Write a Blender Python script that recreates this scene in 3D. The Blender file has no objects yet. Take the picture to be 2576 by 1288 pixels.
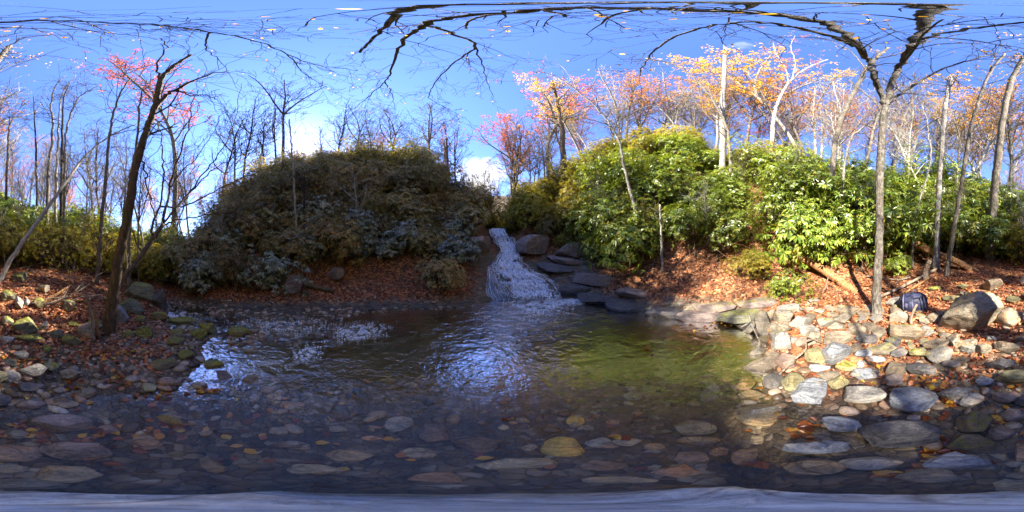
import bpy, math, random
import numpy as np
from mathutils import Vector, noise

R = math.radians
SC = bpy.context.scene
COL = SC.collection
CAM_H = 1.7

# ---------------------------------------------------------------- camera
cam = bpy.data.cameras.new('camera')
cam.type = 'PANO'
cam.panorama_type = 'EQUIRECTANGULAR' if hasattr(cam, 'panorama_type') else cam.cycles.panorama_type
try:
    cam.panorama_type = 'EQUIRECTANGULAR'
except Exception:
    cam.cycles.panorama_type = 'EQUIRECTANGULAR'
cam.clip_start = 0.02
cam.clip_end = 2000
camo = bpy.data.objects.new('camera', cam)
camo.location = (0, 0, CAM_H)
camo.rotation_euler = (R(90), 0, 0)
COL.objects.link(camo)
SC.camera = camo

# ---------------------------------------------------------------- light, sky, exposure
SUN_AZ, SUN_EL = -72.7, 38.3          # clockwise from +Y, degrees
SUN_STRENGTH, SKY_STRENGTH, EXPOSURE = 4.2, 0.15, 2.55
sv = Vector((math.sin(R(SUN_AZ)) * math.cos(R(SUN_EL)), math.cos(R(SUN_AZ)) * math.cos(R(SUN_EL)), math.sin(R(SUN_EL))))
sun = bpy.data.lights.new('sun', 'SUN')
sun.energy = SUN_STRENGTH
sun.angle = R(0.5)
sun.color = (1.0, 0.92, 0.78)
suno = bpy.data.objects.new('sun', sun)
suno.rotation_euler = (-sv).to_track_quat('-Z', 'Y').to_euler()
COL.objects.link(suno)

world = bpy.data.worlds.new('World')
SC.world = world
world.use_nodes = True
wt = world.node_tree
wt.nodes.clear()
wn, wl = wt.nodes.new, wt.links.new
sky = wn('ShaderNodeTexSky')
sky.sky_type = 'NISHITA'
sky.sun_disc = False
sky.sun_elevation = R(SUN_EL)
sky.sun_rotation = R(SUN_AZ)
sky.air_density = 1.0
sky.altitude = 1500
sky.dust_density = 0.0
sky.ozone_density = 2.5
hs = wn('ShaderNodeHueSaturation')
hs.inputs['Saturation'].default_value = 1.2
hs.inputs['Value'].default_value = 1.0
stint = wn('ShaderNodeMix'); stint.data_type = 'RGBA'; stint.blend_type = 'MULTIPLY'; stint.inputs['Factor'].default_value = 1.0
wl(sky.outputs[0], stint.inputs['A']); stint.inputs['B'].default_value = (.83, .69, .77, 1)
wl(stint.outputs['Result'], hs.inputs['Color'])
tc = wn('ShaderNodeTexCoord')
nrm = wn('ShaderNodeVectorMath'); nrm.operation = 'NORMALIZE'
wl(tc.outputs['Generated'], nrm.inputs[0])
# the sun's own disc and aureole
dp = wn('ShaderNodeVectorMath'); dp.operation = 'DOT_PRODUCT'
wl(nrm.outputs[0], dp.inputs[0]); dp.inputs[1].default_value = sv
def wmath(op, a, b=None):
    n = wn('ShaderNodeMath'); n.operation = op
    for i, v in enumerate((a, b)):
        if v is None: continue
        if isinstance(v, (int, float)): n.inputs[i].default_value = v
        else: wl(v, n.inputs[i])
    return n.outputs[0]
dmax = wmath('MAXIMUM', dp.outputs['Value'], 0.0)
th2 = wmath('MULTIPLY', wmath('SUBTRACT', 1.0, dp.outputs['Value']), 2.0)       # squared angle from the sun
gl = wmath('DIVIDE', 80.0, wmath('POWER', wmath('ADD', wmath('DIVIDE', th2, 2.0e-4), 1.0), 1.5))
gl = wmath('ADD', gl, wmath('DIVIDE', 1.2, wmath('ADD', wmath('DIVIDE', th2, 0.012), 1.0)))
gc = wn('ShaderNodeMix'); gc.data_type = 'RGBA'; gc.blend_type = 'ADD'; gc.inputs['Factor'].default_value = 1.0
gcm = wn('ShaderNodeCombineColor')
wl(gl, gcm.inputs[0]); wl(wmath('MULTIPLY', gl, 0.97), gcm.inputs[1]); wl(wmath('MULTIPLY', gl, 0.92), gcm.inputs[2])
wl(hs.outputs[0], gc.inputs['A']); wl(gcm.outputs[0], gc.inputs['B'])
# small cumulus low over the valley
cd = wn('ShaderNodeVectorMath'); cd.operation = 'DOT_PRODUCT'
ca, ce = R(-11.5), R(27.5)
wl(nrm.outputs[0], cd.inputs[0])
cd.inputs[1].default_value = (math.sin(ca) * math.cos(ce), math.cos(ca) * math.cos(ce), math.sin(ce))
cnz = wn('ShaderNodeTexNoise'); cnz.inputs['Scale'].default_value = 9.0; cnz.inputs['Detail'].default_value = 7.0
wl(nrm.outputs[0], cnz.inputs['Vector'])
cr = wn('ShaderNodeMapRange'); cr.inputs[1].default_value = 0.984; cr.inputs[2].default_value = 0.9995
wl(cd.outputs['Value'], cr.inputs[0])
cm2 = wn('ShaderNodeMapRange'); cm2.inputs[1].default_value = 0.72; cm2.inputs[2].default_value = 1.05
wl(wmath('ADD', wmath('MULTIPLY', cr.outputs[0], 0.55), cnz.outputs[0]), cm2.inputs[0])
cmx = wn('ShaderNodeMix'); cmx.data_type = 'RGBA'
wl(cm2.outputs[0], cmx.inputs['Factor']); wl(gc.outputs['Result'], cmx.inputs['A'])
cmx.inputs['B'].default_value = (2.6, 2.6, 2.8, 1)
bg = wn('ShaderNodeBackground'); bg.inputs['Strength'].default_value = SKY_STRENGTH
wl(cmx.outputs['Result'], bg.inputs['Color'])
wo = wn('ShaderNodeOutputWorld'); wl(bg.outputs[0], wo.inputs[0])

vs = SC.view_settings
vs.view_transform = 'Standard'
vs.look = 'None'
vs.exposure = EXPOSURE
vs.gamma = 1.0
vs.use_curve_mapping = False
cy = SC.cycles
cy.max_bounces = 8
cy.diffuse_bounces = 4
cy.glossy_bounces = 3
cy.transmission_bounces = 4
cy.transparent_max_bounces = 16
cy.sample_clamp_indirect = 6.0
cy.caustics_reflective = False
cy.caustics_refractive = False
try:
    cy.use_denoising = True
except Exception:
    pass

# ---------------------------------------------------------------- panorama geometry helpers
W, H = 2576.0, 1288.0
def az(X): return (X - W / 2) / W * 2 * math.pi
def el(Y): return (H / 2 - Y) / H * math.pi
def P(X, Y, hd):
    a, e = az(X), el(Y)
    return np.array((hd * math.sin(a), hd * math.cos(a), CAM_H + hd * math.tan(e)))
def OH(X, Y, h):
    """a point at height h above the camera, seen in direction X, Y"""
    return P(X, Y, h / math.tan(el(Y)))
def DIR(X, Y):
    a, e = az(X), el(Y)
    return np.array((math.sin(a) * math.cos(e), math.cos(a) * math.cos(e), math.sin(e)))
def XR(x, y):
    return (np.arctan2(x, y) / (2 * np.pi) * W + W / 2) % W, np.hypot(x, y)

# ---------------------------------------------------------------- value noise (numpy)
def _h(ix, iy, s):
    n = (ix.astype(np.int64) * 374761393 + iy.astype(np.int64) * 668265263 + s * 974634777) & 0xFFFFFFFF
    n = ((n ^ (n >> 13)) * 1274126177) & 0xFFFFFFFF
    return ((n ^ (n >> 16)) & 0xFFFF) / 65535.0
def vnoise(x, y, s=0):
    x, y = np.asarray(x, float), np.asarray(y, float)
    ix, iy = np.floor(x), np.floor(y)
    fx, fy = x - ix, y - iy
    fx, fy = fx * fx * (3 - 2 * fx), fy * fy * (3 - 2 * fy)
    a, b = _h(ix, iy, s), _h(ix + 1, iy, s)
    c, d = _h(ix, iy + 1, s), _h(ix + 1, iy + 1, s)
    return (a * (1 - fx) + b * fx) * (1 - fy) + (c * (1 - fx) + d * fx) * fy
def fbm(x, y, s=0, o=4):
    v, a, f = 0, 0.5, 1.0
    for k in range(o):
        v = v + a * (vnoise(np.asarray(x) * f, np.asarray(y) * f, s + k) - 0.5)
        a *= 0.5; f *= 2.05
    return v

# ---------------------------------------------------------------- terrain table: per azimuth, height at each radius
RN = np.array([0, 1, 2, 3, 4, 5, 6, 7, 8.5, 10, 12, 14, 17, 22, 30, 60, 160.])
T = {
 0: [-.12, -0.05, .06, .3, .6, .9, 1.2, 1.4, 1.8, 2.5, 3.4, 4, 4.5, 5, 6, 9, 14],
 90: [-.1, -0.03, 0.06, .32, .65, 1.0, 1.25, 1.4, 1.7, 2.2, 2.8, 3.2, 3.5, 4, 4.6, 6, 11],
 200: [-.12, -0.05, 0.05, .22, .52, .8, 1.0, 1.15, 1.5, 1.9, 2.4, 2.7, 3, 3.4, 4, 5, 9],
 300: [-.12, -0.06, 0.06, 0.15, .3, .5, .65, .8, 1.0, 1.1, 1.3, 1.5, 1.9, 2.4, 3, 5, 9],
 390: [-.12, -0.08, 0.05, 0.1, .14, .28, .4, .55, .75, .95, 1.2, 1.6, 2.2, 2.7, 3, 5, 9],
 440: [-.12, -0.1, 0.035, 0.055, -.08, -.05, .12, .25, .5, .8, 1.2, 1.8, 2.6, 3, 3.4, 5, 9],
 490: [-.12, -0.12, 0.0, 0.02, -0.03, -.06, .12, .35, .6, .9, 1.4, 1.9, 2.6, 3.0, 3.5, 6, 9],
 545: [-.12, -.22, -0.09, -0.01, -0.03, .02, .38, .7, 1.3, 2.0, 3.2, 4.1, 4.9, 5, 5, 6, 9],
 600: [-.12, -.23, -0.12, -0.01, -0.02, .05, .42, .75, 2.0, 3.5, 5.3, 6.4, 7.2, 7, 6, 7, 9],
 700: [-.12, -.26, -0.14, -0.012, -0.02, .05, .42, .78, 2.2, 4.1, 6.6, 8.7, 11.0, 10, 8, 8, 9],
 770: [-.12, -.27, -0.17, -0.03, -0.015, .05, .42, .78, 2.3, 4.4, 7.3, 9.8, 12.2, 11.8, 10, 9, 9],
 850: [-.15, -0.38, -0.24, -0.06, -0.03, .05, .42, .78, 2.4, 4.7, 7.5, 9.7, 12.0, 12, 11, 9, 9],
 950: [-.15, -0.40, -0.44, -0.26, -0.16, .05, .42, .8, 2.3, 4.4, 7.2, 9.5, 11.9, 12, 10, 9, 10],
 1050: [-.15, -0.40, -0.51, -.5, -.4, -.02, .4, .8, 2.2, 4.1, 6.8, 9.1, 11.5, 10, 9, 10, 14],
 1100: [-.15, -0.40, -0.54, -.6, -.5, -.05, .4, .8, 2.0, 3.8, 6.3, 8.2, 9.8, 9.5, 9, 14, 26],
 1150: [-.15, -0.40, -0.56, -.65, -.6, -.1, .36, .8, 1.9, 3.2, 4.8, 6.0, 6.8, 7.2, 9, 20, 38],
 1205: [-.15, -0.40, -0.56, -.68, -.62, -.3, .25, .8, 1.85, 3.0, 4.2, 4.6, 4.9, 5.4, 8, 24, 46],
 1232: [-.15, -0.40, -0.56, -.68, -.65, -.4, .08, .66, 1.72, 2.75, 3.36, 3.5, 3.8, 4.6, 8, 25, 50],
 1262: [-.15, -0.40, -0.56, -.7, -.7, -.5, -.06, .6, 1.68, 2.7, 3.36, 3.5, 3.8, 4.6, 8, 25, 50],
 1296: [-.15, -0.40, -0.56, -.7, -.7, -.55, -.1, .6, 1.72, 2.85, 3.7, 4.2, 4.6, 5.2, 8, 24, 48],
 1335: [-.15, -0.40, -0.58, -.7, -.72, -.6, -.12, .62, 1.85, 3.4, 5.2, 6.6, 7.2, 7.5, 9, 20, 40],
 1390: [-.15, -0.40, -0.58, -.7, -.72, -.6, -.15, .6, 1.55, 3.4, 5.8, 7.8, 8.6, 9, 10, 16, 30],
 1440: [-.15, -0.40, -0.58, -.7, -.72, -.5, -.05, .62, 1.55, 3.4, 6.2, 8.8, 9.8, 10, 10, 14, 22],
 1500: [-.15, -0.40, -0.58, -.68, -.7, -.3, .15, .8, 2.0, 4.4, 7.6, 10.0, 11, 11, 11, 13, 18],
 1580: [-.15, -0.40, -0.56, -.65, -.5, .05, .6, 1.15, 3.0, 6.0, 9.6, 11.4, 12, 12, 12, 13, 16],
 1660: [-.15, -0.40, -0.56, -.6, -.3, .38, .95, 1.5, 3.6, 6.8, 10.4, 11.8, 12.4, 12.6, 13, 14, 16],
 1740: [-.15, -0.40, -0.56, -.55, -.12, .48, 1.0, 1.55, 3.6, 6.4, 10, 11.4, 12, 12.4, 13, 14, 16],
 1820: [-.15, -0.38, -0.48, -.45, -.05, .5, 1.0, 1.5, 3.0, 5.2, 8.6, 10, 10.8, 11.4, 12, 14, 16],
 1890: [-.12, -.2, -.25, -.14, .2, .62, 1.05, 1.6, 3.8, 6.2, 9, 10.2, 11, 11.5, 12, 13, 16],
 1960: [-0.09, -0.05, 0.06, 0.26, 0.4, .58, 1.0, 1.6, 4.0, 6.3, 8.6, 9.8, 10.6, 11, 11, 13, 16],
 2050: [-0.06, 0.0, 0.12, 0.3, 0.44, .56, .95, 1.5, 3.6, 5.6, 7.8, 8.8, 9.6, 10, 10.5, 13, 16],
 2130: [-0.06, 0.0, 0.12, 0.3, 0.44, .52, .9, 1.35, 2.8, 4.4, 6.2, 7.2, 8, 8.6, 9.5, 12, 16],
 2220: [-0.06, 0.0, 0.1, 0.26, 0.38, .5, .85, 1.15, 2.2, 3.6, 5.2, 6.4, 7.4, 8, 9, 11, 16],
 2350: [-0.06, 0.0, .08, .24, .45, .7, 1.0, 1.3, 2.0, 3.2, 4.9, 6.0, 7.0, 7.6, 8.5, 11, 16],
 2480: [-0.06, 0.0, .08, .29, .55, .85, 1.1, 1.35, 1.8, 2.7, 3.8, 4.6, 5.4, 6, 7, 10, 15],
}
TX = np.array(sorted(T))
TZ = np.array([T[k] for k in sorted(T)])
TXp = np.concatenate([TX, [TX[0] + W]])
TZp = np.vstack([TZ, TZ[:1]])
def terr0(x, y):
    x, y = np.asarray(x, float), np.asarray(y, float)
    X, r = XR(x, y)
    i = np.clip(np.searchsorted(TXp, X, side='right') - 1, 0, len(TXp) - 2)
    f = (X - TXp[i]) / (TXp[i + 1] - TXp[i]); f = f * f * (3 - 2 * f)
    j = np.clip(np.searchsorted(RN, r, side='right') - 1, 0, len(RN) - 2)
    g = np.clip((r - RN[j]) / (RN[j + 1] - RN[j]), 0, 1)
    a = TZp[i, j] * (1 - g) + TZp[i, j + 1] * g
    b = TZp[i + 1, j] * (1 - g) + TZp[i + 1, j + 1] * g
    return a * (1 - f) + b * f
def terrain(x, y):
    x, y = np.asarray(x, float), np.asarray(y, float)
    r = np.hypot(x, y)
    z = terr0(x, y)
    amp = np.clip((r - .6) / 2, 0.25, 1) * np.where(z < 0.0, .6, 1.0)
    ledge = np.abs((((x * .35 + y * .2 + z * 2.6) * 2.2) % 1) - .5) - .25     # foliated bedrock: tilted ledges
    X, _ = XR(x, y)
    lm = np.clip((X - 1330) / 60, 0, 1) * np.clip((1960 - X) / 60, 0, 1) + np.clip((X - 1060) / 60, 0, 1) * np.clip((1225 - X) / 30, 0, 1)
    hump = np.clip((r - 8.5) / 4, 0, 1) * np.clip((26 - r) / 8, 0, 1) * np.clip((z - 1.5) / 3, 0, 1) * (np.abs(X - 800) > 100) * (2.2 * fbm(x * .28, y * .28, 57, 3))
    hump = hump - .16 * np.clip((X - 1232) / 14, 0, 1) * np.clip((1404 - X) / 20, 0, 1) * np.clip((r - 5.4) * 3, 0, 1) * np.clip((10.6 - r) * 3, 0, 1)
    return z + hump + amp * (.16 * fbm(x * 1.3, y * 1.3, 3) + .05 * fbm(x * 6, y * 6, 11, 2)) + lm * (ledge + .8 * fbm(x * 2.3, y * 2.3 + z * 3, 91, 3)) * .3 * np.clip(z * 6 + .6, 0, 1) * np.clip((9 - r) / 2, 0, 1) \
        + np.clip((r - 12) / 20, 0, 1) * 1.2 * fbm(x * .12, y * .12, 23)
def tz(x, y): return float(terrain(np.array([x]), np.array([y]))[0])
_t = np.arange(.25, 45, .02)
def ray_ground(X, Y, off=0.0):
    d = DIR(X, Y)
    x, y, z = d[0] * _t, d[1] * _t, CAM_H + d[2] * _t
    hit = np.nonzero(z <= terrain(x, y) + off)[0]
    k = hit[0] if len(hit) else len(_t) - 1
    return np.array((x[k], y[k], z[k]))
def G(X, r, up=0.0):
    a = az(X)
    x, y = r * math.sin(a), r * math.cos(a)
    return np.array((x, y, tz(x, y) + up))

# ---------------------------------------------------------------- object helpers
def tag(o, label=None, cat=None, group=None, kind=None):
    if label: o['label'] = label
    if cat: o['category'] = cat
    if group: o['group'] = group
    if kind: o['kind'] = kind
    return o
def empty(name, loc, label, cat, group=None):
    o = bpy.data.objects.new(name, None)
    o.empty_display_size = .2
    o.location = tuple(loc)
    COL.objects.link(o)
    return tag(o, label, cat, group)
def mesh_obj(name, v, f, mat, parent=None, smooth=True, origin=None):
    me = bpy.data.meshes.new(name)
    v = np.asarray(v, float)
    if origin is not None: v = v - np.asarray(origin)
    me.from_pydata(v.tolist(), [], f if isinstance(f, list) else f.tolist())
    if smooth: me.polygons.foreach_set('use_smooth', np.ones(len(me.polygons), bool))
    me.update()
    me.materials.append(mat)
    o = bpy.data.objects.new(name, me)
    COL.objects.link(o)
    if parent is not None: o.parent = parent
    elif origin is not None: o.location = tuple(origin)
    return o
def copy_thing(o, name=None):
    c = o.copy(); COL.objects.link(c)
    for ch in o.children:
        d = ch.copy(); COL.objects.link(d); d.parent = c
        for g in ch.children:
            e = g.copy(); COL.objects.link(e); e.parent = d
    return c

def ico(sub):
    import bmesh
    bm = bmesh.new(); bmesh.ops.create_icosphere(bm, subdivisions=sub, radius=1.0)
    v = np.array([p.co[:] for p in bm.verts]); f = [tuple(q.index for q in t.verts) for t in bm.faces]
    bm.free(); return v, f
class MB:
    def __init__(s): s.v, s.f, s.n = [], [], 0
    def add(s, v, f):
        s.v.append(np.asarray(v, float))
        s.f += [tuple(int(i) + s.n for i in q) for q in f]
        s.n += len(v)
    def tube(s, pts, rad, n=6, cap=True):
        pts = np.asarray(pts, float); m = len(pts)
        t = np.gradient(pts, axis=0)
        t /= np.linalg.norm(t, axis=1)[:, None] + 1e-9
        u = np.cross(t[0], (0, 0, 1.0) if abs(t[0][2]) < .9 else (1.0, 0, 0))
        u /= np.linalg.norm(u)
        ang = np.arange(n) * 2 * np.pi / n
        c, si = np.cos(ang)[:, None], np.sin(ang)[:, None]
        V = np.empty((m * n, 3))
        for i in range(m):
            u = u - t[i] * np.dot(u, t[i]); u /= np.linalg.norm(u) + 1e-9
            w = np.cross(t[i], u)
            V[i * n:(i + 1) * n] = pts[i] + rad[i] * (c * u + si * w)
        F = []
        b = s.n
        for i in range(m - 1):
            for k in range(n):
                k2 = (k + 1) % n
                F.append((b + i * n + k, b + i * n + k2, b + (i + 1) * n + k2, b + (i + 1) * n + k))
        if cap and n > 3:
            F.append(tuple(b + k for k in reversed(range(n))))
            F.append(tuple(b + (m - 1) * n + k for k in range(n)))
        s.v.append(V); s.f += F; s.n += len(V)
    def arr(s): return np.vstack(s.v) if s.v else np.zeros((0, 3))
    def build(s, name, mat, parent=None, origin=None, smooth=True):
        v = s.arr()
        o = mesh_obj(name, v - (np.asarray(origin) if origin is not None else 0), s.f, mat, parent, smooth)
        if parent is None and origin is not None: o.location = tuple(origin)
        return o

def cr_curve(pts, k=6):
    pts = np.asarray(pts, float)
    if len(pts) < 3:
        return np.array([pts[0] + (pts[1] - pts[0]) * t for t in np.linspace(0, 1, k + 1)])
    p = np.vstack([2 * pts[0] - pts[1], pts, 2 * pts[-1] - pts[-2]])
    out = []
    for i in range(1, len(p) - 2):
        for t in np.arange(k) / k:
            a, b, c, d = p[i - 1], p[i], p[i + 1], p[i + 2]
            out.append(.5 * (2 * b + (c - a) * t + (2 * a - 5 * b + 4 * c - d) * t * t + (3 * b - a - 3 * c + d) * t ** 3))
    out.append(p[-2])
    return np.array(out)

# ---------------------------------------------------------------- materials
class NT:
    def __init__(s, name):
        s.m = bpy.data.materials.new(name); s.m.use_nodes = True
        s.t = s.m.node_tree; s.t.nodes.clear()
    def n(s, typ, **kw):
        x = s.t.nodes.new('ShaderNode' + typ)
        for k, v in kw.items(): setattr(x, k, v)
        return x
    def l(s, a, b): s.t.links.new(a, b)
    def put(s, sock, v):
        if hasattr(v, 'is_output'): s.l(v, sock)
        elif isinstance(v, tuple) and len(v) == 3 and sock.type == 'RGBA': sock.default_value = (*v, 1)
        else: sock.default_value = v
    def math(s, op, a, b=0.0, clamp=False):
        x = s.n('Math', operation=op); x.use_clamp = clamp
        s.put(x.inputs[0], a); s.put(x.inputs[1], b)
        return x.outputs[0]
    def mix(s, f, a, b, blend='MIX'):
        x = s.n('Mix', data_type='RGBA', blend_type=blend)
        s.put(x.inputs['Factor'], f); s.put(x.inputs['A'], a); s.put(x.inputs['B'], b)
        return x.outputs['Result']
    def rng(s, v, a, b, c=0.0, d=1.0):
        x = s.n('MapRange'); s.put(x.inputs[0], v)
        for i, q in enumerate((a, b, c, d)): x.inputs[1 + i].default_value = q
        return x.outputs[0]
    def noise(s, vec, scale, detail=4, rough=.55, dist=0.0):
        x = s.n('TexNoise'); s.put(x.inputs['Vector'], vec)
        x.inputs['Scale'].default_value = scale; x.inputs['Detail'].default_value = detail
        x.inputs['Roughness'].default_value = rough; x.inputs['Distortion'].default_value = dist
        return x.outputs[0]
    def vor(s, vec, scale, feature='F1', out='Color', rand=1.0):
        x = s.n('TexVoronoi', feature=feature); s.put(x.inputs['Vector'], vec)
        x.inputs['Scale'].default_value = scale; x.inputs['Randomness'].default_value = rand
        return x.outputs[out]
    def ramp(s, f, stops, interp='LINEAR'):
        x = s.n('ValToRGB'); s.put(x.inputs[0], f); r = x.color_ramp; r.interpolation = interp
        while len(r.elements) < len(stops): r.elements.new(.5)
        for e, (p, c) in zip(r.elements, stops): e.position = p; e.color = (*c, 1)
        return x.outputs[0]
    def bump(s, h, strength, dist=.02, normal=None):
        x = s.n('Bump'); s.put(x.inputs['Height'], h)
        x.inputs['Strength'].default_value = strength; x.inputs['Distance'].default_value = dist
        if normal is not None: s.l(normal, x.inputs['Normal'])
        return x.outputs[0]
    def pbsdf(s, col, rough=.8, normal=None, spec=.5):
        x = s.n('BsdfPrincipled'); s.put(x.inputs['Base Color'], col); s.put(x.inputs['Roughness'], rough)
        s.put(x.inputs['Specular IOR Level'], spec)
        if normal is not None: s.l(normal, x.inputs['Normal'])
        return x.outputs[0]
    def out(s, sh):
        o = s.n('OutputMaterial'); s.l(sh, o.inputs[0]); return s.m
    def xyz(s, vec):
        x = s.n('SeparateXYZ'); s.l(vec, x.inputs[0]); return x.outputs

def m_rock():
    k = NT('river_rock')
    oi = k.n('ObjectInfo'); tcn = k.n('TexCoord'); geo = k.n('NewGeometry')
    off = k.n('VectorMath', operation='ADD'); k.l(tcn.outputs['Object'], off.inputs[0])
    rv = k.n('VectorMath', operation='SCALE'); rv.inputs[0].default_value = (37, 91, 53); k.l(oi.outputs['Random'], rv.inputs['Scale'])
    k.l(rv.outputs[0], off.inputs[1]); v = off.outputs[0]
    st = k.n('Mapping'); k.l(v, st.inputs[0]); st.inputs['Scale'].default_value = (2.0, 3.0, 11.0); st.inputs['Rotation'].default_value = (.35, .2, .4)
    big = k.noise(v, 5, 5); fine = k.noise(v, 42, 5, .7); band = k.noise(st.outputs[0], 2.6, 6, .65, .8)
    sp = k.noise(v, 130, 2, .6)
    g = k.math('ADD', k.math('MULTIPLY', big, .55), k.math('ADD', k.math('MULTIPLY', band, 1.15), k.math('MULTIPLY', fine, .75)))
    g = k.rng(g, .85, 1.6, .2, 2.0)
    c = k.mix(1.0, oi.outputs['Color'], g, 'MULTIPLY')
    c = k.mix(k.rng(big, .52, .68, 0, .6), c, k.mix(1.0, c, (1.35, 1.0, .62), 'MULTIPLY'))
    c = k.mix(k.rng(sp, .62, .75, 0, .55), c, (.55, .54, .5))        # quartz and lichen specks
    c = k.mix(k.rng(k.noise(v, 14, 3), .62, .7, 0, .5), c, k.mix(1.0, c, (.5, .5, .5), 'MULTIPLY'))
    crack = k.vor(k.math('MULTIPLY', 1, 1) if False else st.outputs[0], 1.1, 'DISTANCE_TO_EDGE', 'Distance')
    c = k.mix(k.math('MULTIPLY', k.rng(crack, 0, .035, .75, 0), k.rng(big, .42, .55)), c, k.mix(1.0, c, (.3, .28, .26), 'MULTIPLY'))
    z = k.xyz(geo.outputs['Position'])[2]; nz = k.xyz(geo.outputs['Normal'])[2]
    # moss on upper faces, amount in the object's alpha
    mo = k.math('ADD', k.math('MULTIPLY', nz, .35), k.noise(v, 6, 5, .65))
    mf = k.rng(k.math('ADD', mo, k.math('MULTIPLY', k.math('SUBTRACT', oi.outputs['Alpha'], .8), 1.0)), .3, .46, 0, .92)
    mossc = k.ramp(k.noise(v, 25, 3), [(.3, (.06, .065, .012)), (.52, (.2, .19, .025)), (.7, (.38, .34, .04))])
    c = k.mix(mf, c, mossc)
    wet = k.rng(k.math('ADD', z, k.math('MULTIPLY', k.math('SUBTRACT', big, .5), .08)), .015, .05, 1, 0)
    under = k.rng(z, -.05, .0, 1, 0)
    c = k.mix(wet, c, k.mix(1.0, c, (.76, .72, .66), 'MULTIPLY'))
    c = k.mix(under, c, k.mix(1.0, c, (1.1, 1.0, .82), 'MULTIPLY'))
    h = k.math('ADD', k.math('MULTIPLY', band, .7), k.math('MULTIPLY', fine, .5))
    nb = k.bump(h, .9, .035)
    return k.out(k.pbsdf(c, k.rng(wet, 0, 1, .72, .25), nb, .4))
def m_terrain():
    k = NT('creek_ground')
    geo = k.n('NewGeometry'); v = geo.outputs['Position']
    at = k.n('Attribute', attribute_name='mask'); ch = k.n('SeparateColor'); k.l(at.outputs['Color'], ch.inputs[0])
    z = k.xyz(v)[2]
    wv = k.n('VectorMath', operation='ADD'); k.l(v, wv.inputs[0])
    nzt = k.n('TexNoise'); k.l(v, nzt.inputs['Vector']); nzt.inputs['Scale'].default_value = 9; nzt.inputs['Detail'].default_value = 3
    wsc = k.n('VectorMath', operation='SCALE'); k.l(nzt.outputs['Color'], wsc.inputs[0]); wsc.inputs['Scale'].default_value = .1
    k.l(wsc.outputs[0], wv.inputs[1]); vv = wv.outputs[0]
    # leaf litter
    lr = k.xyz(k.vor(vv, 15)); n1 = k.noise(v, 2.2, 5)
    leaf = k.ramp(lr[0], [(0, (.03, .014, .007)), (.25, (.1, .038, .016)), (.5, (.24, .085, .03)), (.75, (.36, .15, .06)), (1, (.42, .23, .11))])
    leaf = k.mix(k.rng(n1, .5, .64, 0, .7), leaf, (.05, .028, .017))
    # bedrock
    mp = k.n('Mapping'); k.l(v, mp.inputs[0]); mp.inputs['Rotation'].default_value = (.35, .25, .3); mp.inputs['Scale'].default_value = (1, 1.4, 9)
    lay = k.noise(mp.outputs[0], 2.2, 7, .65, .5); patch = k.noise(v, 1.7, 5)
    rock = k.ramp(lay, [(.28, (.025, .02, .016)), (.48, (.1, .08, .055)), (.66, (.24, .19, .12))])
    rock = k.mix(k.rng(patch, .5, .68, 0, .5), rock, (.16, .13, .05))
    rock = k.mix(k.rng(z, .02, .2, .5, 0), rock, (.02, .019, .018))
    # creek bed
    pr = k.xyz(k.vor(vv, 15)); pd = k.vor(vv, 15, 'DISTANCE_TO_EDGE', 'Distance'); pr2 = k.xyz(k.vor(vv, 38))
    bed = k.ramp(pr[0], [(0, (.05, .036, .022)), (.35, (.16, .11, .065)), (.65, (.28, .2, .115)), (.85, (.34, .27, .19)), (1, (.5, .44, .34))])
    bed2 = k.ramp(pr2[1], [(0, (.04, .03, .02)), (.5, (.13, .09, .05)), (1, (.26, .2, .13))])
    bed = k.mix(k.rng(k.noise(v, 2.6, 3), .45, .6), bed, bed2)
    bed = k.mix(k.rng(pd, 0, .05, .75, 0), bed, (.02, .016, .01))
    deep = k.rng(z, -.3, -.6, 0, .6)                      # gold-brown algae and silt settle in the deep pool
    bed = k.mix(deep, bed, k.mix(k.noise(v, 3.5, 5), (.09, .055, .012), (.5, .3, .075)))
    fl = k.n('VectorMath', operation='MULTIPLY'); k.l(v, fl.inputs[0]); fl.inputs[1].default_value = (1, 1, 0)
    ln = k.n('VectorMath', operation='LENGTH'); k.l(fl.outputs[0], ln.inputs[0])
    near_dark = k.math('MULTIPLY', k.rng(ln.outputs['Value'], 1.3, 2.4, .75, 0), k.rng(k.noise(v, 3, 4), .35, .6, .4, 1))  # bed darker close round the camera, fading with distance
    bed = k.mix(near_dark, bed, (.045, .038, .032))
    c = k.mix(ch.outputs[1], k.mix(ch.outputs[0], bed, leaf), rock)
    ff = k.ramp(k.noise(v, .22, 6, .7), [(.3, (.05, .04, .015)), (.5, (.13, .07, .025)), (.7, (.09, .09, .02))])
    c = k.mix(ch.outputs[2], c, ff)
    hgt = k.math('ADD', k.math('MULTIPLY', lr[1], .6), k.math('ADD', lay, k.math('MULTIPLY', k.math('MINIMUM', pd, .12), 4)))
    nb = k.bump(hgt, .6, .03)
    ro = k.rng(k.math('MULTIPLY', ch.outputs[1], k.rng(z, .6, 1.6, 1, 0)), 0, 1, .85, .33)
    return k.out(k.pbsdf(c, ro, nb, .4))
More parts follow.
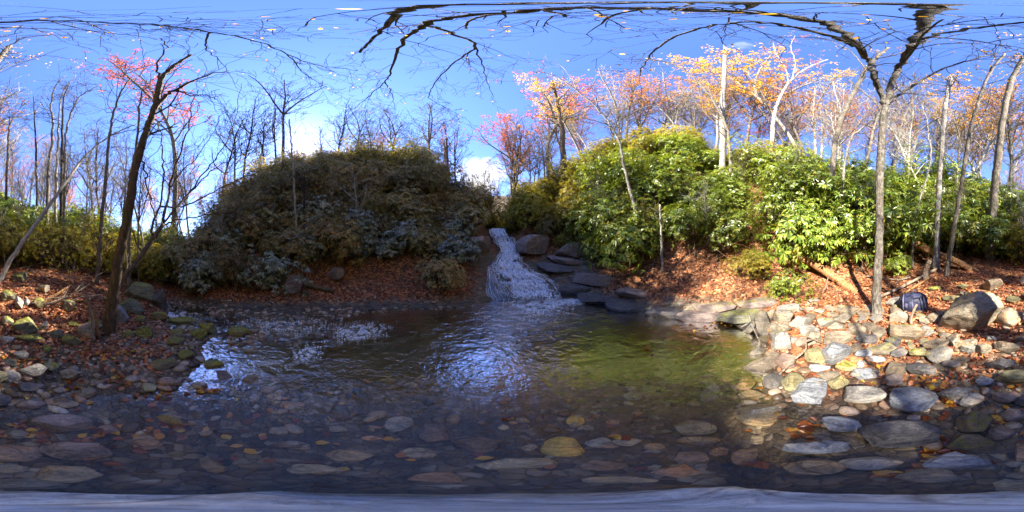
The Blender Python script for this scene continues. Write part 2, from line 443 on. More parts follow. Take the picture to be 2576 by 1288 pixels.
def m_water():
    k = NT('creek_water')
    geo = k.n('NewGeometry'); v = geo.outputs['Position']
    at = k.n('Attribute', attribute_name='rip')
    n1 = k.noise(v, 3.2, 4, .55, .4); n2 = k.noise(v, 11, 3, .6, .3)
    h = k.math('MULTIPLY', k.math('ADD', k.math('MULTIPLY', n1, 1.3), k.math('MULTIPLY', n2, .42)), at.outputs['Fac'])
    nb = k.bump(h, 1.0, .16)
    fr = k.n('Fresnel'); fr.inputs['IOR'].default_value = 1.34; k.l(nb, fr.inputs['Normal'])
    gl = k.n('BsdfGlossy'); gl.inputs['Roughness'].default_value = .015; gl.inputs['Color'].default_value = (1, 1, 1, 1); k.l(nb, gl.inputs['Normal'])
    tr = k.n('BsdfTransparent'); tr.inputs['Color'].default_value = (.96, .93, .84, 1)
    mx = k.n('MixShader'); k.l(fr.outputs[0], mx.inputs[0]); k.l(tr.outputs[0], mx.inputs[1]); k.l(gl.outputs[0], mx.inputs[2])
    return k.out(mx.outputs[0])
def m_foam(name, thr, streak, film=True):
    k = NT(name)
    at = k.n('Attribute', attribute_name='flow'); geo = k.n('NewGeometry')
    mp = k.n('Mapping'); k.l(at.outputs['Vector'], mp.inputs[0]); mp.inputs['Scale'].default_value = streak
    n1 = k.noise(mp.outputs[0], 1.0, 8, .72, .6); n2 = k.noise(geo.outputs['Position'], 9, 6, .7)
    e = k.n('SeparateColor'); at2 = k.n('Attribute', attribute_name='edge'); ed = at2.outputs['Fac']
    s = k.math('ADD', k.math('ADD', k.math('MULTIPLY', n1, .75), k.math('MULTIPLY', n2, .45)), k.math('MULTIPLY', ed, .75))
    a = k.rng(s, thr, thr + .16)
    hi = k.noise(mp.outputs[0], 3.1, 5, .7, .8)
    c = k.mix(k.rng(k.math('ADD', k.math('MULTIPLY', n1, .5), k.math('MULTIPLY', hi, .5)), .43, .56), (.24, .36, .6), (.97, .98, 1.0))  # blue shadow tone painted into the white along the flow noise
    d = k.pbsdf(c, .45, k.bump(k.math('ADD', k.math('ADD', n1, n2), hi), .7, .06), .5)
    g = k.n('BsdfGlossy'); g.inputs['Roughness'].default_value = .12; g.inputs['Color'].default_value = (.9, .95, 1, 1)
    tr = k.n('BsdfTransparent'); tr.inputs[0].default_value = (.93, .95, .97, 1)
    m0 = k.n('MixShader'); m0.inputs[0].default_value = .06; k.l(tr.outputs[0], m0.inputs[1]); k.l(g.outputs[0], m0.inputs[2])
    tr2 = k.n('BsdfTransparent')
    m1 = k.n('MixShader'); k.put(m1.inputs[0], k.rng(ed, .0, .25) if film else 0.0); k.l(tr2.outputs[0], m1.inputs[1]); k.l(m0.outputs[0], m1.inputs[2])
    m2 = k.n('MixShader'); k.l(a, m2.inputs[0]); k.l(m1.outputs[0], m2.inputs[1]); k.l(d, m2.inputs[2])
    return k.out(m2.outputs[0])
def m_bark(name, dark, mid, light, moss=0.0, lich=.5):
    k = NT(name)
    geo = k.n('NewGeometry'); v = geo.outputs['Position']
    mp = k.n('Mapping'); k.l(v, mp.inputs[0]); mp.inputs['Scale'].default_value = (1, 1, .28)
    n1 = k.noise(mp.outputs[0], 24, 6, .7); n2 = k.noise(v, 4.5, 5, .7)
    c = k.ramp(n1, [(.3, dark), (.52, mid), (.7, light)])
    c = k.mix(k.rng(n2, .5, .62, 0, lich), c, light)
    if moss:
        c = k.mix(k.rng(k.noise(v, 3.3, 5, .7), .5, .6, 0, moss), c, (.085, .085, .02))
    return k.out(k.pbsdf(c, .85, k.bump(k.math('ADD', n1, n2), 1.0, .05), .2))
def m_leaf(name, stops, gloss=.4, trans=.35, spec=.5, var=.25):
    k = NT(name)
    geo = k.n('NewGeometry'); oi = k.n('ObjectInfo')
    rr = k.math('FRACT', k.math('ADD', geo.outputs['Random Per Island'], k.math('MULTIPLY', oi.outputs['Random'], .0)))
    c = k.ramp(rr, stops)
    c = k.mix(k.rng(k.math('FRACT', k.math('MULTIPLY', oi.outputs['Random'], 7.3)), 0, 1, 0, var), c, k.mix(1.0, c, (1.15, .8, .55), 'MULTIPLY'))
    c = k.mix(1.0, c, k.rng(oi.outputs['Random'], 0, 1, 1 - var, 1 + var), 'MULTIPLY')
    d = k.pbsdf(c, gloss, None, spec)
    t = k.n('BsdfTranslucent'); k.l(k.mix(1.0, c, (1.5, 1.35, .6), 'MULTIPLY'), t.inputs[0])
    m = k.n('MixShader'); m.inputs[0].default_value = trans; k.l(d, m.inputs[1]); k.l(t.outputs[0], m.inputs[2])
    return k.out(m.outputs[0])

M = {}
M['rock'] = m_rock()
M['ground'] = m_terrain()
M['water'] = m_water()
M['fall'] = m_foam('falling_water', 1.2, (13, 4.5, 1))
M['veil'] = m_foam('thin_falling_water', 1.38, (12, 4, 1))
M['foam'] = m_foam('white_foam', 1.38, (5, 20, 1), False)
M['rapid'] = m_foam('rapid_foam', 1.36, (6, 20, 1), False)
M['bark_pale'] = m_bark('pale_lichen_bark', (.11, .09, .07), (.26, .23, .19), (.5, .48, .43), 0, .7)
M['bark_lichen'] = m_bark('dark_lichen_bark', (.05, .042, .034), (.13, .11, .09), (.3, .28, .25), .2, .55)
M['bark_grey'] = m_bark('grey_bark', (.07, .055, .045), (.17, .14, .11), (.33, .3, .25), .35, .5)
M['bark_brown'] = m_bark('brown_bark', (.05, .033, .022), (.13, .09, .06), (.25, .18, .12), .5, .3)
M['bark_dark'] = m_bark('dark_bark', (.022, .016, .014), (.055, .042, .036), (.11, .09, .08), 0, .2)
M['bark_white'] = m_bark('white_bark', (.2, .18, .15), (.42, .39, .33), (.62, .58, .5), 0, .6)
M['dead_wood'] = m_bark('orange_dead_wood', (.13, .06, .025), (.34, .17, .07), (.5, .3, .15), 0, .4)
M['grey_wood'] = m_bark('weathered_wood', (.1, .07, .05), (.24, .18, .13), (.42, .35, .27), 0, .3)
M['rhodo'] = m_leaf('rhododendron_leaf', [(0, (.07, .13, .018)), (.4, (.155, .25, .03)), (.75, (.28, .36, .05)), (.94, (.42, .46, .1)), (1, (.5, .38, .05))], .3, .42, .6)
M['rhodo_lifted'] = m_leaf('rhododendron_shade_lifted_leaf', [(0, (.11, .125, .055)), (.4, (.24, .24, .1)), (.75, (.37, .35, .18)), (.9, (.34, .2, .12)), (1, (.5, .34, .07))], .34, .38, .6, .5)  # shaded slope's leaf copy, colour brightened to lift its shade
M['rhodo_silver'] = m_leaf('silvery_rhododendron_leaf', [(0, (.1, .12, .09)), (.5, (.2, .24, .18)), (.9, (.32, .36, .3)), (1, (.4, .36, .2))], .25, .25, .8, .2)
M['rhodo_yellow'] = m_leaf('sunny_shrub_leaf', [(0, (.13, .16, .025)), (.45, (.27, .28, .035)), (.8, (.4, .36, .05)), (1, (.56, .36, .05))], .45, .5)
M['leaf_red'] = m_leaf('red_maple_leaf', [(0, (.36, .045, .04)), (.6, (.52, .1, .08)), (1, (.56, .2, .1))], .6, .5, .2)
M['leaf_pink'] = m_leaf('pink_autumn_leaf', [(0, (.5, .13, .06)), (.6, (.62, .22, .11)), (1, (.62, .3, .12))], .6, .5, .2)
M['leaf_orange'] = m_leaf('orange_autumn_leaf', [(0, (.42, .17, .03)), (.6, (.6, .27, .04)), (1, (.62, .38, .08))], .6, .5, .2)
M['leaf_gold'] = m_leaf('gold_autumn_leaf', [(0, (.5, .27, .03)), (.6, (.7, .42, .04)), (1, (.72, .52, .08))], .6, .5, .2)
M['litter'] = m_leaf('fallen_leaf', [(0, (.05, .02, .01)), (.2, (.2, .06, .03)), (.45, (.42, .13, .06)), (.7, (.55, .24, .13)), (.88, (.62, .36, .22)), (.96, (.62, .15, .04)), (1, (.6, .38, .05))], .7, .15, .2)
M['litter_wet'] = m_leaf('wet_leaf', [(0, (.07, .02, .01)), (.35, (.25, .06, .015)), (.65, (.45, .16, .03)), (.85, (.6, .3, .03)), (1, (.65, .42, .04))], .3, .15, .5)

# ---------------------------------------------------------------- ground
def build_ground():
    na = 840
    rs = np.concatenate([np.arange(0.06, 9, .055), 9 * np.exp(np.linspace(0, math.log(160 / 9), 70))])
    A = np.arange(na) * 2 * np.pi / na
    rr, aa = np.meshgrid(rs, A, indexing='ij')
    x, y = rr * np.sin(aa), rr * np.cos(aa)
    z = terrain(x, y)
    V = np.stack([x, y, z], -1).reshape(-1, 3)
    V = np.vstack([V, [[0, 0, tz(0, 0)]]])
    F = []
    nr = len(rs)
    i, k = np.meshgrid(np.arange(nr - 1), np.arange(na), indexing='ij')
    k2 = (k + 1) % na
    q = np.stack([i * na + k, (i + 1) * na + k, (i + 1) * na + k2, i * na + k2], -1).reshape(-1, 4)
    F = q.tolist() + [(len(V) - 1, int(a), int((a + 1) % na)) for a in range(na)]
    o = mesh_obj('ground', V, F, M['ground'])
    X, r = XR(V[:, 0], V[:, 1]); z = V[:, 2]
    nz = fbm(V[:, 0] * 1.6, V[:, 1] * 1.6, 41)
    leaf = np.clip((z - np.where(X > 1930, .06, .1) + nz * .2) * 9, 0, 1)
    rk = np.zeros_like(z)
    def band(x0, x1, soft=40): return np.clip((X - x0) / soft, 0, 1) * np.clip((x1 - X) / soft, 0, 1)
    # dark bedrock along the pool on the right, beside the fall, and under the shaded bank
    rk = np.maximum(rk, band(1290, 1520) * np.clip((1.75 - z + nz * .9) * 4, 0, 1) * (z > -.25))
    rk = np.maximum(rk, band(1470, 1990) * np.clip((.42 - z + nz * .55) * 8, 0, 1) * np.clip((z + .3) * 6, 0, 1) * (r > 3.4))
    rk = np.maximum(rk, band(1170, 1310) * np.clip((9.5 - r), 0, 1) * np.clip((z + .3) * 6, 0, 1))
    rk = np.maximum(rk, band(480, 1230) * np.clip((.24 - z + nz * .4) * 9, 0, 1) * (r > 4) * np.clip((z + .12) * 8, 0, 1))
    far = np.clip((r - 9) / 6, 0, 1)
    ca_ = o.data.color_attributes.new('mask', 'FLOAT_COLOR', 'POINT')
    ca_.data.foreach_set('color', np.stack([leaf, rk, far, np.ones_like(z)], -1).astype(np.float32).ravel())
    tag(o, 'leaf covered creek banks, stony creek bed and wooded slopes', kind='structure')
build_ground()

# ---------------------------------------------------------------- water
def build_water():
    na = 260
    rs = np.concatenate([[.05], np.arange(.15, 7.6, .1)])
    A = np.arange(na) * 2 * np.pi / na
    rr, aa = np.meshgrid(rs, A, indexing='ij')
    x, y = rr * np.sin(aa), rr * np.cos(aa)
    V = np.stack([x, y, 0 * x], -1).reshape(-1, 3)
    i, k = np.meshgrid(np.arange(len(rs) - 1), np.arange(na), indexing='ij'); k2 = (k + 1) % na
    q = np.stack([i * na + k, (i + 1) * na + k, (i + 1) * na + k2, i * na + k2], -1).reshape(-1, 4)
    o = mesh_obj('water', V, q, M['water'])
    X, r = XR(V[:, 0], V[:, 1])
    fx, fy = G(1335, 5.6)[:2]
    d = np.hypot(V[:, 0] - fx - .1, V[:, 1] - fy + .3)
    rip = .15 + .42 * np.exp(-(d / 1.7) ** 2) + .12 * np.exp(-((X - 740) / 260) ** 2) * np.clip(r - 2.4, 0, 1)
    rip *= .8 + .2 * np.clip((X - 380) / 160, 0, 1) * np.clip((2080 - X) / 160, 0, 1)
    a = o.data.attributes.new('rip', 'FLOAT', 'POINT'); a.data.foreach_set('value', rip.astype(np.float32))
    tag(o, 'clear rippling creek pool below the waterfall', kind='structure')
build_water()

def strip(name, rows, nu, mat, bump=.05, seed=1, label=None, lift=0.0, scale=1.0):
    """rows: (left point, right point); a sheet of water with flow coordinates"""
    L = cr_curve([a for a, b in rows], 10); Rr = cr_curve([b for a, b in rows], 10)
    nv = len(L)
    u = np.linspace(0, 1, nu)
    V = L[:, None, :] * (1 - u)[None, :, None] + Rr[:, None, :] * u[None, :, None]
    x, y = V[..., 0], V[..., 1]
    edge = np.minimum(u, 1 - u)[None, :] * 2
    V[..., 2] += lift + bump * (fbm(x * 5, y * 5, seed) * 2 + fbm(x * 14, y * 14, seed + 3)) + .06 * np.sqrt(edge)
    q = [(j * nu + i, j * nu + i + 1, (j + 1) * nu + i + 1, (j + 1) * nu + i) for j in range(nv - 1) for i in range(nu - 1)]
    o = mesh_obj(name, V.reshape(-1, 3), q, mat)
    s = np.concatenate([[0], np.cumsum(np.linalg.norm(np.diff((L + Rr) / 2, axis=0), axis=1))])
    wid = np.linalg.norm(L - Rr, axis=1).mean()
    fl = np.stack([np.broadcast_to(u[None, :] * wid, (nv, nu)) * scale, np.broadcast_to(s[:, None], (nv, nu)) * scale, np.zeros((nv, nu)) + seed], -1)
    a = o.data.attributes.new('flow', 'FLOAT_VECTOR', 'POINT'); a.data.foreach_set('vector', fl.reshape(-1).astype(np.float32))
    t = np.arange(nv) / (nv - 1.0)
    endf = np.clip(np.minimum(t, 1 - t) * 14, 0, 1)[:, None]
    ed = np.clip(edge * 2.2, 0, 1) * (.35 + .65 * endf) if mat in (M['fall'], M['veil']) else np.clip(edge * 1.3, 0, 1) * np.clip(np.minimum(t, 1 - t) * 3, 0, 1)[:, None]
    a = o.data.attributes.new('edge', 'FLOAT', 'POINT'); a.data.foreach_set('value', np.broadcast_to(ed, (nv, nu)).reshape(-1).astype(np.float32))
    if label: tag(o, label, kind='structure')
    return o
def m_white():
    k = NT('broken_white_water'); g = k.n('NewGeometry')
    c = k.mix(g.outputs['Random Per Island'], (.75, .84, .97), (1.0, 1.0, 1.0))  # bluish shadow tone painted at random into the white pieces
    d = k.pbsdf(c, .35, None, .5); t = k.n('BsdfTranslucent'); t.inputs[0].default_value = (.9, .95, 1, 1)
    m = k.n('MixShader'); m.inputs[0].default_value = .06; k.l(d, m.inputs[1]); k.l(t.outputs[0], m.inputs[2])
    return k.out(m.outputs[0])
M['white'] = m_white()
def strands(o, rows, n, seed, rad=(.004, .012), lift=(.02, .08), span=(.12, .4), wander=.035, name='white_strands', dens=None):
    rng = np.random.default_rng(seed)
    L = cr_curve([a for a, b in rows], 12); Rr = cr_curve([b for a, b in rows], 12); nv = len(L)
    mb = MB()
    for i in range(n):
        u = rng.uniform(.02, .98); t0 = rng.uniform(0, 1 - span[0]); t1 = min(1, t0 + rng.uniform(*span)); h = rng.uniform(*lift)
        ts = np.linspace(t0, t1, 9); us = np.clip(u + np.cumsum(rng.normal(0, wander, 9)), 0, 1)
        f = ts * (nv - 1); j = np.minimum(f.astype(int), nv - 2); g = (f - j)[:, None]
        a = L[j] * (1 - g) + L[j + 1] * g; b = Rr[j] * (1 - g) + Rr[j + 1] * g
        p = a * (1 - us)[:, None] + b * us[:, None]
        p[:, 2] += h + rng.normal(0, .012, 9) + .06 * np.sqrt(np.minimum(us, 1 - us) * 2)
        mb.tube(p, rng.uniform(*rad) * np.array([.3, .8, 1, 1.2, 1, 1.1, .9, .7, .3]) * rng.uniform(.6, 1.5, 9), 4, cap=False)
    mesh_obj(name, mb.arr(), mb.f, M['white'], o)
def bubbles(o, rows, n, seed, size=(.008, .03), name='bubbles', thr_=.42, up=0):
    rng = np.random.default_rng(seed); v0, f0 = ico(1)
    V, F = [], []
    for i in range(n):
        t = rng.random() ** (1.0 if n > 1000 else 1.0) * (len(rows) - 1); j = min(int(t), len(rows) - 2); g = t - j; u = np.clip(.5 + .5 * np.sin(rng.uniform(-1.57, 1.57)) * rng.uniform(.5, 1), 0, 1)
        if not up and thr_ > .45: u, t = np.clip(rng.normal(.5, .2), 0, 1), np.clip(rng.normal(.5, .2), 0, 1) * (len(rows) - 1); j = min(int(t), len(rows) - 2); g = t - j
        if (.6 * vnoise(np.array([u * 11 + seed]), np.array([t * 2.0]))[0] + .4 * vnoise(np.array([u * 31 + seed]), np.array([t * 6.0]))[0]) < thr_: continue
        a = rows[j][0] * (1 - g) + rows[j + 1][0] * g; b = rows[j][1] * (1 - g) + rows[j + 1][1] * g
        s_ = rng.uniform(*size) * rng.uniform(.4, 1)
        c = a * (1 - u) + b * u + np.array((0, 0, .01 + abs(rng.normal(0, .018)) * (size[1] / .03)))
        if up: c[2] += .06 * math.sqrt(min(u, 1 - u) * 2) + .09 * (fbm(np.array([c[0] * 5]), np.array([c[1] * 5]), 5)[0] * 2 + fbm(np.array([c[0] * 14]), np.array([c[1] * 14]), 8)[0]) - .005
        F += [tuple(q + len(V) * len(v0) for q in t_) for t_ in f0]; V.append(v0 * (s_ * 1.5, s_ * 1.5, s_ * .6) + c)
    mesh_obj(name, np.vstack(V), F, M['white'], o)
def fr(Y, xl, xr, r): return (P(xl, Y, r), P(xr, Y, r))
def build_falls():
    def fz(r, z, xl, xr):
        Y = H / 2 - math.atan2(z - CAM_H, r) / math.pi * H
        return fr(Y, xl, xr, r)
    rows = [fz(*q) for q in [(5.82, -.02, 1284, 1418), (5.96, .2, 1274, 1416), (6.3, .3, 1258, 1412), (6.42, .52, 1250, 1406), (6.88, .62, 1241, 1396), (7.0, .86, 1236, 1374), (7.48, .98, 1231, 1346), (7.6, 1.22, 1232, 1330),
            (8.0, 1.36, 1238, 1318), (8.35, 1.64, 1248, 1314), (8.75, 1.92, 1256, 1310), (9.0, 2.24, 1252, 1306), (9.3, 2.44, 1244, 1300), (9.45, 2.74, 1241, 1298)]]
    o = strip('waterfall', rows, 60, M['fall'], .09, 5, 'white cascade sliding down dark bedrock into the pool')
    strands(o, rows, 260, 1, (.003, .009), (.0, .03), (.06, .2), .014); bubbles(o, rows, 7000, 2, (.012, .03), thr_=.56, up=1)
    rows = [fr(600, 1238, 1282, 9.75), fr(594, 1234, 1278, 10.0), fr(585, 1231, 1275, 10.25), fr(578, 1230, 1272, 10.5), fr(577, 1233, 1270, 11.2), fr(576, 1238, 1264, 12.5)]
    o = strip('waterfall', rows, 30, M['fall'], .06, 9, 'short upper step of the waterfall under the trees')
    strands(o, rows[:4], 90, 3, span=(.3, .9), wander=.012); bubbles(o, rows[:4], 500, 4, (.01, .03))
    # foam boiling at the foot of the fall, spreading right
    def flat(name, Xa, Xb, Ya, Yb, label, seed, mat=M['foam'], n=7, skew=0, bump=.02, lift=.012):
        rows = []
        for t in np.linspace(0, 1, n):
            Y = Ya + (Yb - Ya) * t
            r = CAM_H / math.tan(-el(Y))
            s = skew * t
            rows.append((P(Xa + s, Y, r), P(Xb + s, Y, r)))
        o = strip(name, rows, 30, mat, bump, seed, label, lift)
        k_ = abs(rows[0][1] - rows[0][0]).sum() * 60
        cross = [(rows[0][0] * (1 - t) + rows[0][1] * t, rows[-1][0] * (1 - t) + rows[-1][1] * t) for t in np.linspace(0, 1, 7)]
        dn = 1.0 if mat is M['rapid'] else .45
        bubbles(o, rows, int(k_ * 26 * dn), seed + 2, (.004, .015), thr_=.48)
        if name == 'foam' and mat is M['rapid']: bubbles(o, rows, 2600, seed + 9, (.008, .03), 'froth', .451)
        return o
    flat('foam', 1262, 1440, 792, 740, 'white foam boiling at the foot of the waterfall', 13, M['rapid'], skew=8, bump=.03)
    flat('foam', 1370, 1490, 768, 738, 'white foam spreading right from the foot of the waterfall', 15, M['rapid'], skew=6)
    flat('foam', 1180, 1420, 815, 770, 'thin foam streaks drifting out from the foot of the waterfall', 17, skew=10)
    flat('rapids', 720, 800, 915, 862, 'bright white riffle between stones in the shallow outflow', 21, M['rapid'], skew=25)
    flat('rapids', 800, 962, 862, 805, 'white riffle running along the head of the shallow outflow', 25, M['rapid'], skew=40)
    flat('rapids', 560, 860, 836, 786, 'faint white water streaks under the shaded bank', 29)
    flat('rapids', 405, 510, 806, 778, 'white water where the side stream meets the creek', 37, M['rapid'], skew=-25)
    rows = [fr(800, 440, 508, 4.6), fr(785, 425, 492, 5.2), fr(765, 416, 470, 5.8), fr(748, 416, 456, 6.6)]
    o = strip('rapids', rows, 24, M['veil'], .05, 33, 'small white chute of the side stream beyond the mossy boulders')
    strands(o, rows, 120, 34, lift=(.01, .05), wander=.012); bubbles(o, rows, 700, 35, (.008, .03))
    # thin veil over the rock left of the fall, and the seep on the right-hand bedrock
    rows = [fr(762, 1240, 1292, 5.95), fr(738, 1222, 1276, 6.3), fr(705, 1224, 1250, 7.0), fr(672, 1226, 1240, 7.7)]
    o = strip('waterfall', rows, 24, M['veil'], .03, 41, 'thin veil of water sliding over rock left of the main cascade')
    strands(o, rows, 60, 44, (.003, .007), (.005, .03), wander=.012); bubbles(o, rows, 300, 45, (.005, .014))
build_falls()

# ---------------------------------------------------------------- rocks
ICO4, ICO3, ICO1 = ico(5), ico(4), ico(2)
def rock_shape(style, seed, sub=ICO4):
    rng = np.random.default_rng(seed)
    v, f = sub; v = v.copy()
    n, soft, amp = {'r': (12, .74, .08), 'a': (15, .66, .06), 's': (12, .7, .05), 'b': (17, .62, .05), 'w': (11, .62, .05)}[style]
    for i in range(n):
        d = rng.normal(size=3)
        if style == 's' and i < 2: d = np.array((rng.normal() * .12, rng.normal() * .12, 1 if i else -1.0))
        if style == 'w' and i < 2: d = np.array((.55 if i else -.55, rng.normal() * .2, .8))
        d /= np.linalg.norm(d)
        h = rng.uniform(soft - .14, soft + .16)
        if style == 's' and i < 2: h = .62
        p = v @ d
        over = np.clip(p - h, 0, None)
        v -= np.outer(over * .97, d)
    o3 = Vector(rng.uniform(-50, 50, 3))
    dn = np.array([noise.fractal(Vector(p) * 1.5 + o3, 1.0, 2.0, 3) + .45 * noise.fractal(Vector(p) * 6 + o3, .9, 2.0, 3) for p in v])
    v *= (1 + amp * dn)[:, None]
    v -= (v.max(0) + v.min(0)) / 2
    v /= (v.max(0) - v.min(0)) / 2
    return v, f
COLS = {'g': (0.247, 0.228, 0.198), 'b': (0.226, 0.178, 0.124), 'p': (.27, .23, .17), 'd': (0.098, 0.091, 0.091), 'o': (0.221, 0.195, 0.098), 'k': (.32, .22, .17),
        'y': (0.442, 0.338, 0.091), 'l': (0.232, 0.243, 0.259), 'w': (.29, .275, .24), 'm': (0.156, 0.150, 0.098), 'v': (0.195, 0.150, 0.130)}
_rs = [100]
ROCKS = []
def rock(box, style, col, label, moss=0.0, hf=.42, roll=0, group=None, cat='rock', name='rock', sink=.3):
    X0, Y0, X1, Y1 = box
    _rs[0] += 1
    Xc, Yc = (X0 + X1) / 2, (Y0 + Y1) / 2
    c = ray_ground(Xc, Yc, .1)
    if Yc > 930: hf = max(hf, .42 if group == GB else .3)
    if group == GS: X0, X1, Y0, Y1 = X0 - (X1 - X0) * .12, X1 + (X1 - X0) * .12, Y0 - (Y1 - Y0) * .12, Y1 + (Y1 - Y0) * .12; hf *= 1.35; style = {'r': 'ab'[_rs[0] % 2]}.get(style, style)
    sk = -.06 if (Yc > 880 and group == GB) else .04 if (Yc > 880 and group != GP) else (.15 if group == GP else sink)
    for it in range(3):
        s = np.linalg.norm(c - (0, 0, CAM_H)); e = -el(Yc)
        w = 2 * s * math.tan((X1 - X0) / 2 / W * 2 * math.pi * math.cos(e))
        ve = 2 * s * math.tan((Y1 - Y0) / 2 / H * math.pi)
        h = min(hf * w, ve / max(math.cos(e), .2) * .98)
        dep = (ve - h * math.cos(e) * .8) / max(math.sin(e), .12)
        dep = min(max(dep, .5 * w), 1.5 * w)
        if e < .45: h = max(h, min(ve * 1.05, w * 1.8))
        c = ray_ground(Xc, Yc, h * (.5 - sk))
    v, f = rock_shape(style, _rs[0])
    v = v * (w / 2, dep / 2, h / 2)
    if roll:
        a = R(roll); ca_, sa_ = math.cos(a), math.sin(a)
        v = np.stack([v[:, 0] * ca_ + v[:, 2] * sa_, v[:, 1], -v[:, 0] * sa_ + v[:, 2] * ca_], -1)
    o = mesh_obj(name, v, f, M['rock'])
    o.location = tuple(c)
    o.rotation_euler = (0, 0, -az(Xc))
    j = np.random.default_rng(_rs[0]).uniform(.88, 1.12)
    o.color = (*[q * j * (1.4 if group == GP else .68 if group == GS else 1) for q in COLS[col]], moss)  # colour lifted for shaded pool stones, cut for the sunlit pile
    tag(o, label, cat, group)
    ROCKS.append((c[0], c[1], max(w, dep) / 2))
    return o
def q2(a, b, c, d): return (1865 + a * .1875, 711 + b * .1875, 1865 + c * .1875, 711 + d * .1875)
def q1(a, b, c, d): return (2227 + a * .1562, 697.7 + b * .1562, 2227 + c * .1562, 697.7 + d * .1562)
def q8(a, b, c, d): return (1932 + a * .5, 644 + b * .5, 1932 + c * .5, 644 + d * .5)
def q7(a, b, c, d): return (1288 + a * .5, 644 + b * .5, 1288 + c * .5, 644 + d * .5)
def q6(a, b, c, d): return (644 + a * .5, 644 + b * .5, 644 + c * .5, 644 + d * .5)
def q5(a, b, c, d): return (a * .5, 644 + b * .5, c * .5, 644 + d * .5)
GS, GP, GL, GB = 'rocks heaped on the sunlit right shore', 'stones lying under the clear pool water', 'mossy rocks on the left bank', 'shaded flat rocks at the water edge'
SUNNY = 'sunlit tan rock among fallen leaves on the right shore'
UNDER = 'rounded stone lying under the clear shallow water'
MOSSY = 'small mossy rock on the shaded left bank'
SHADE = 'flat grey rock in the shaded wet edge of the right shore'
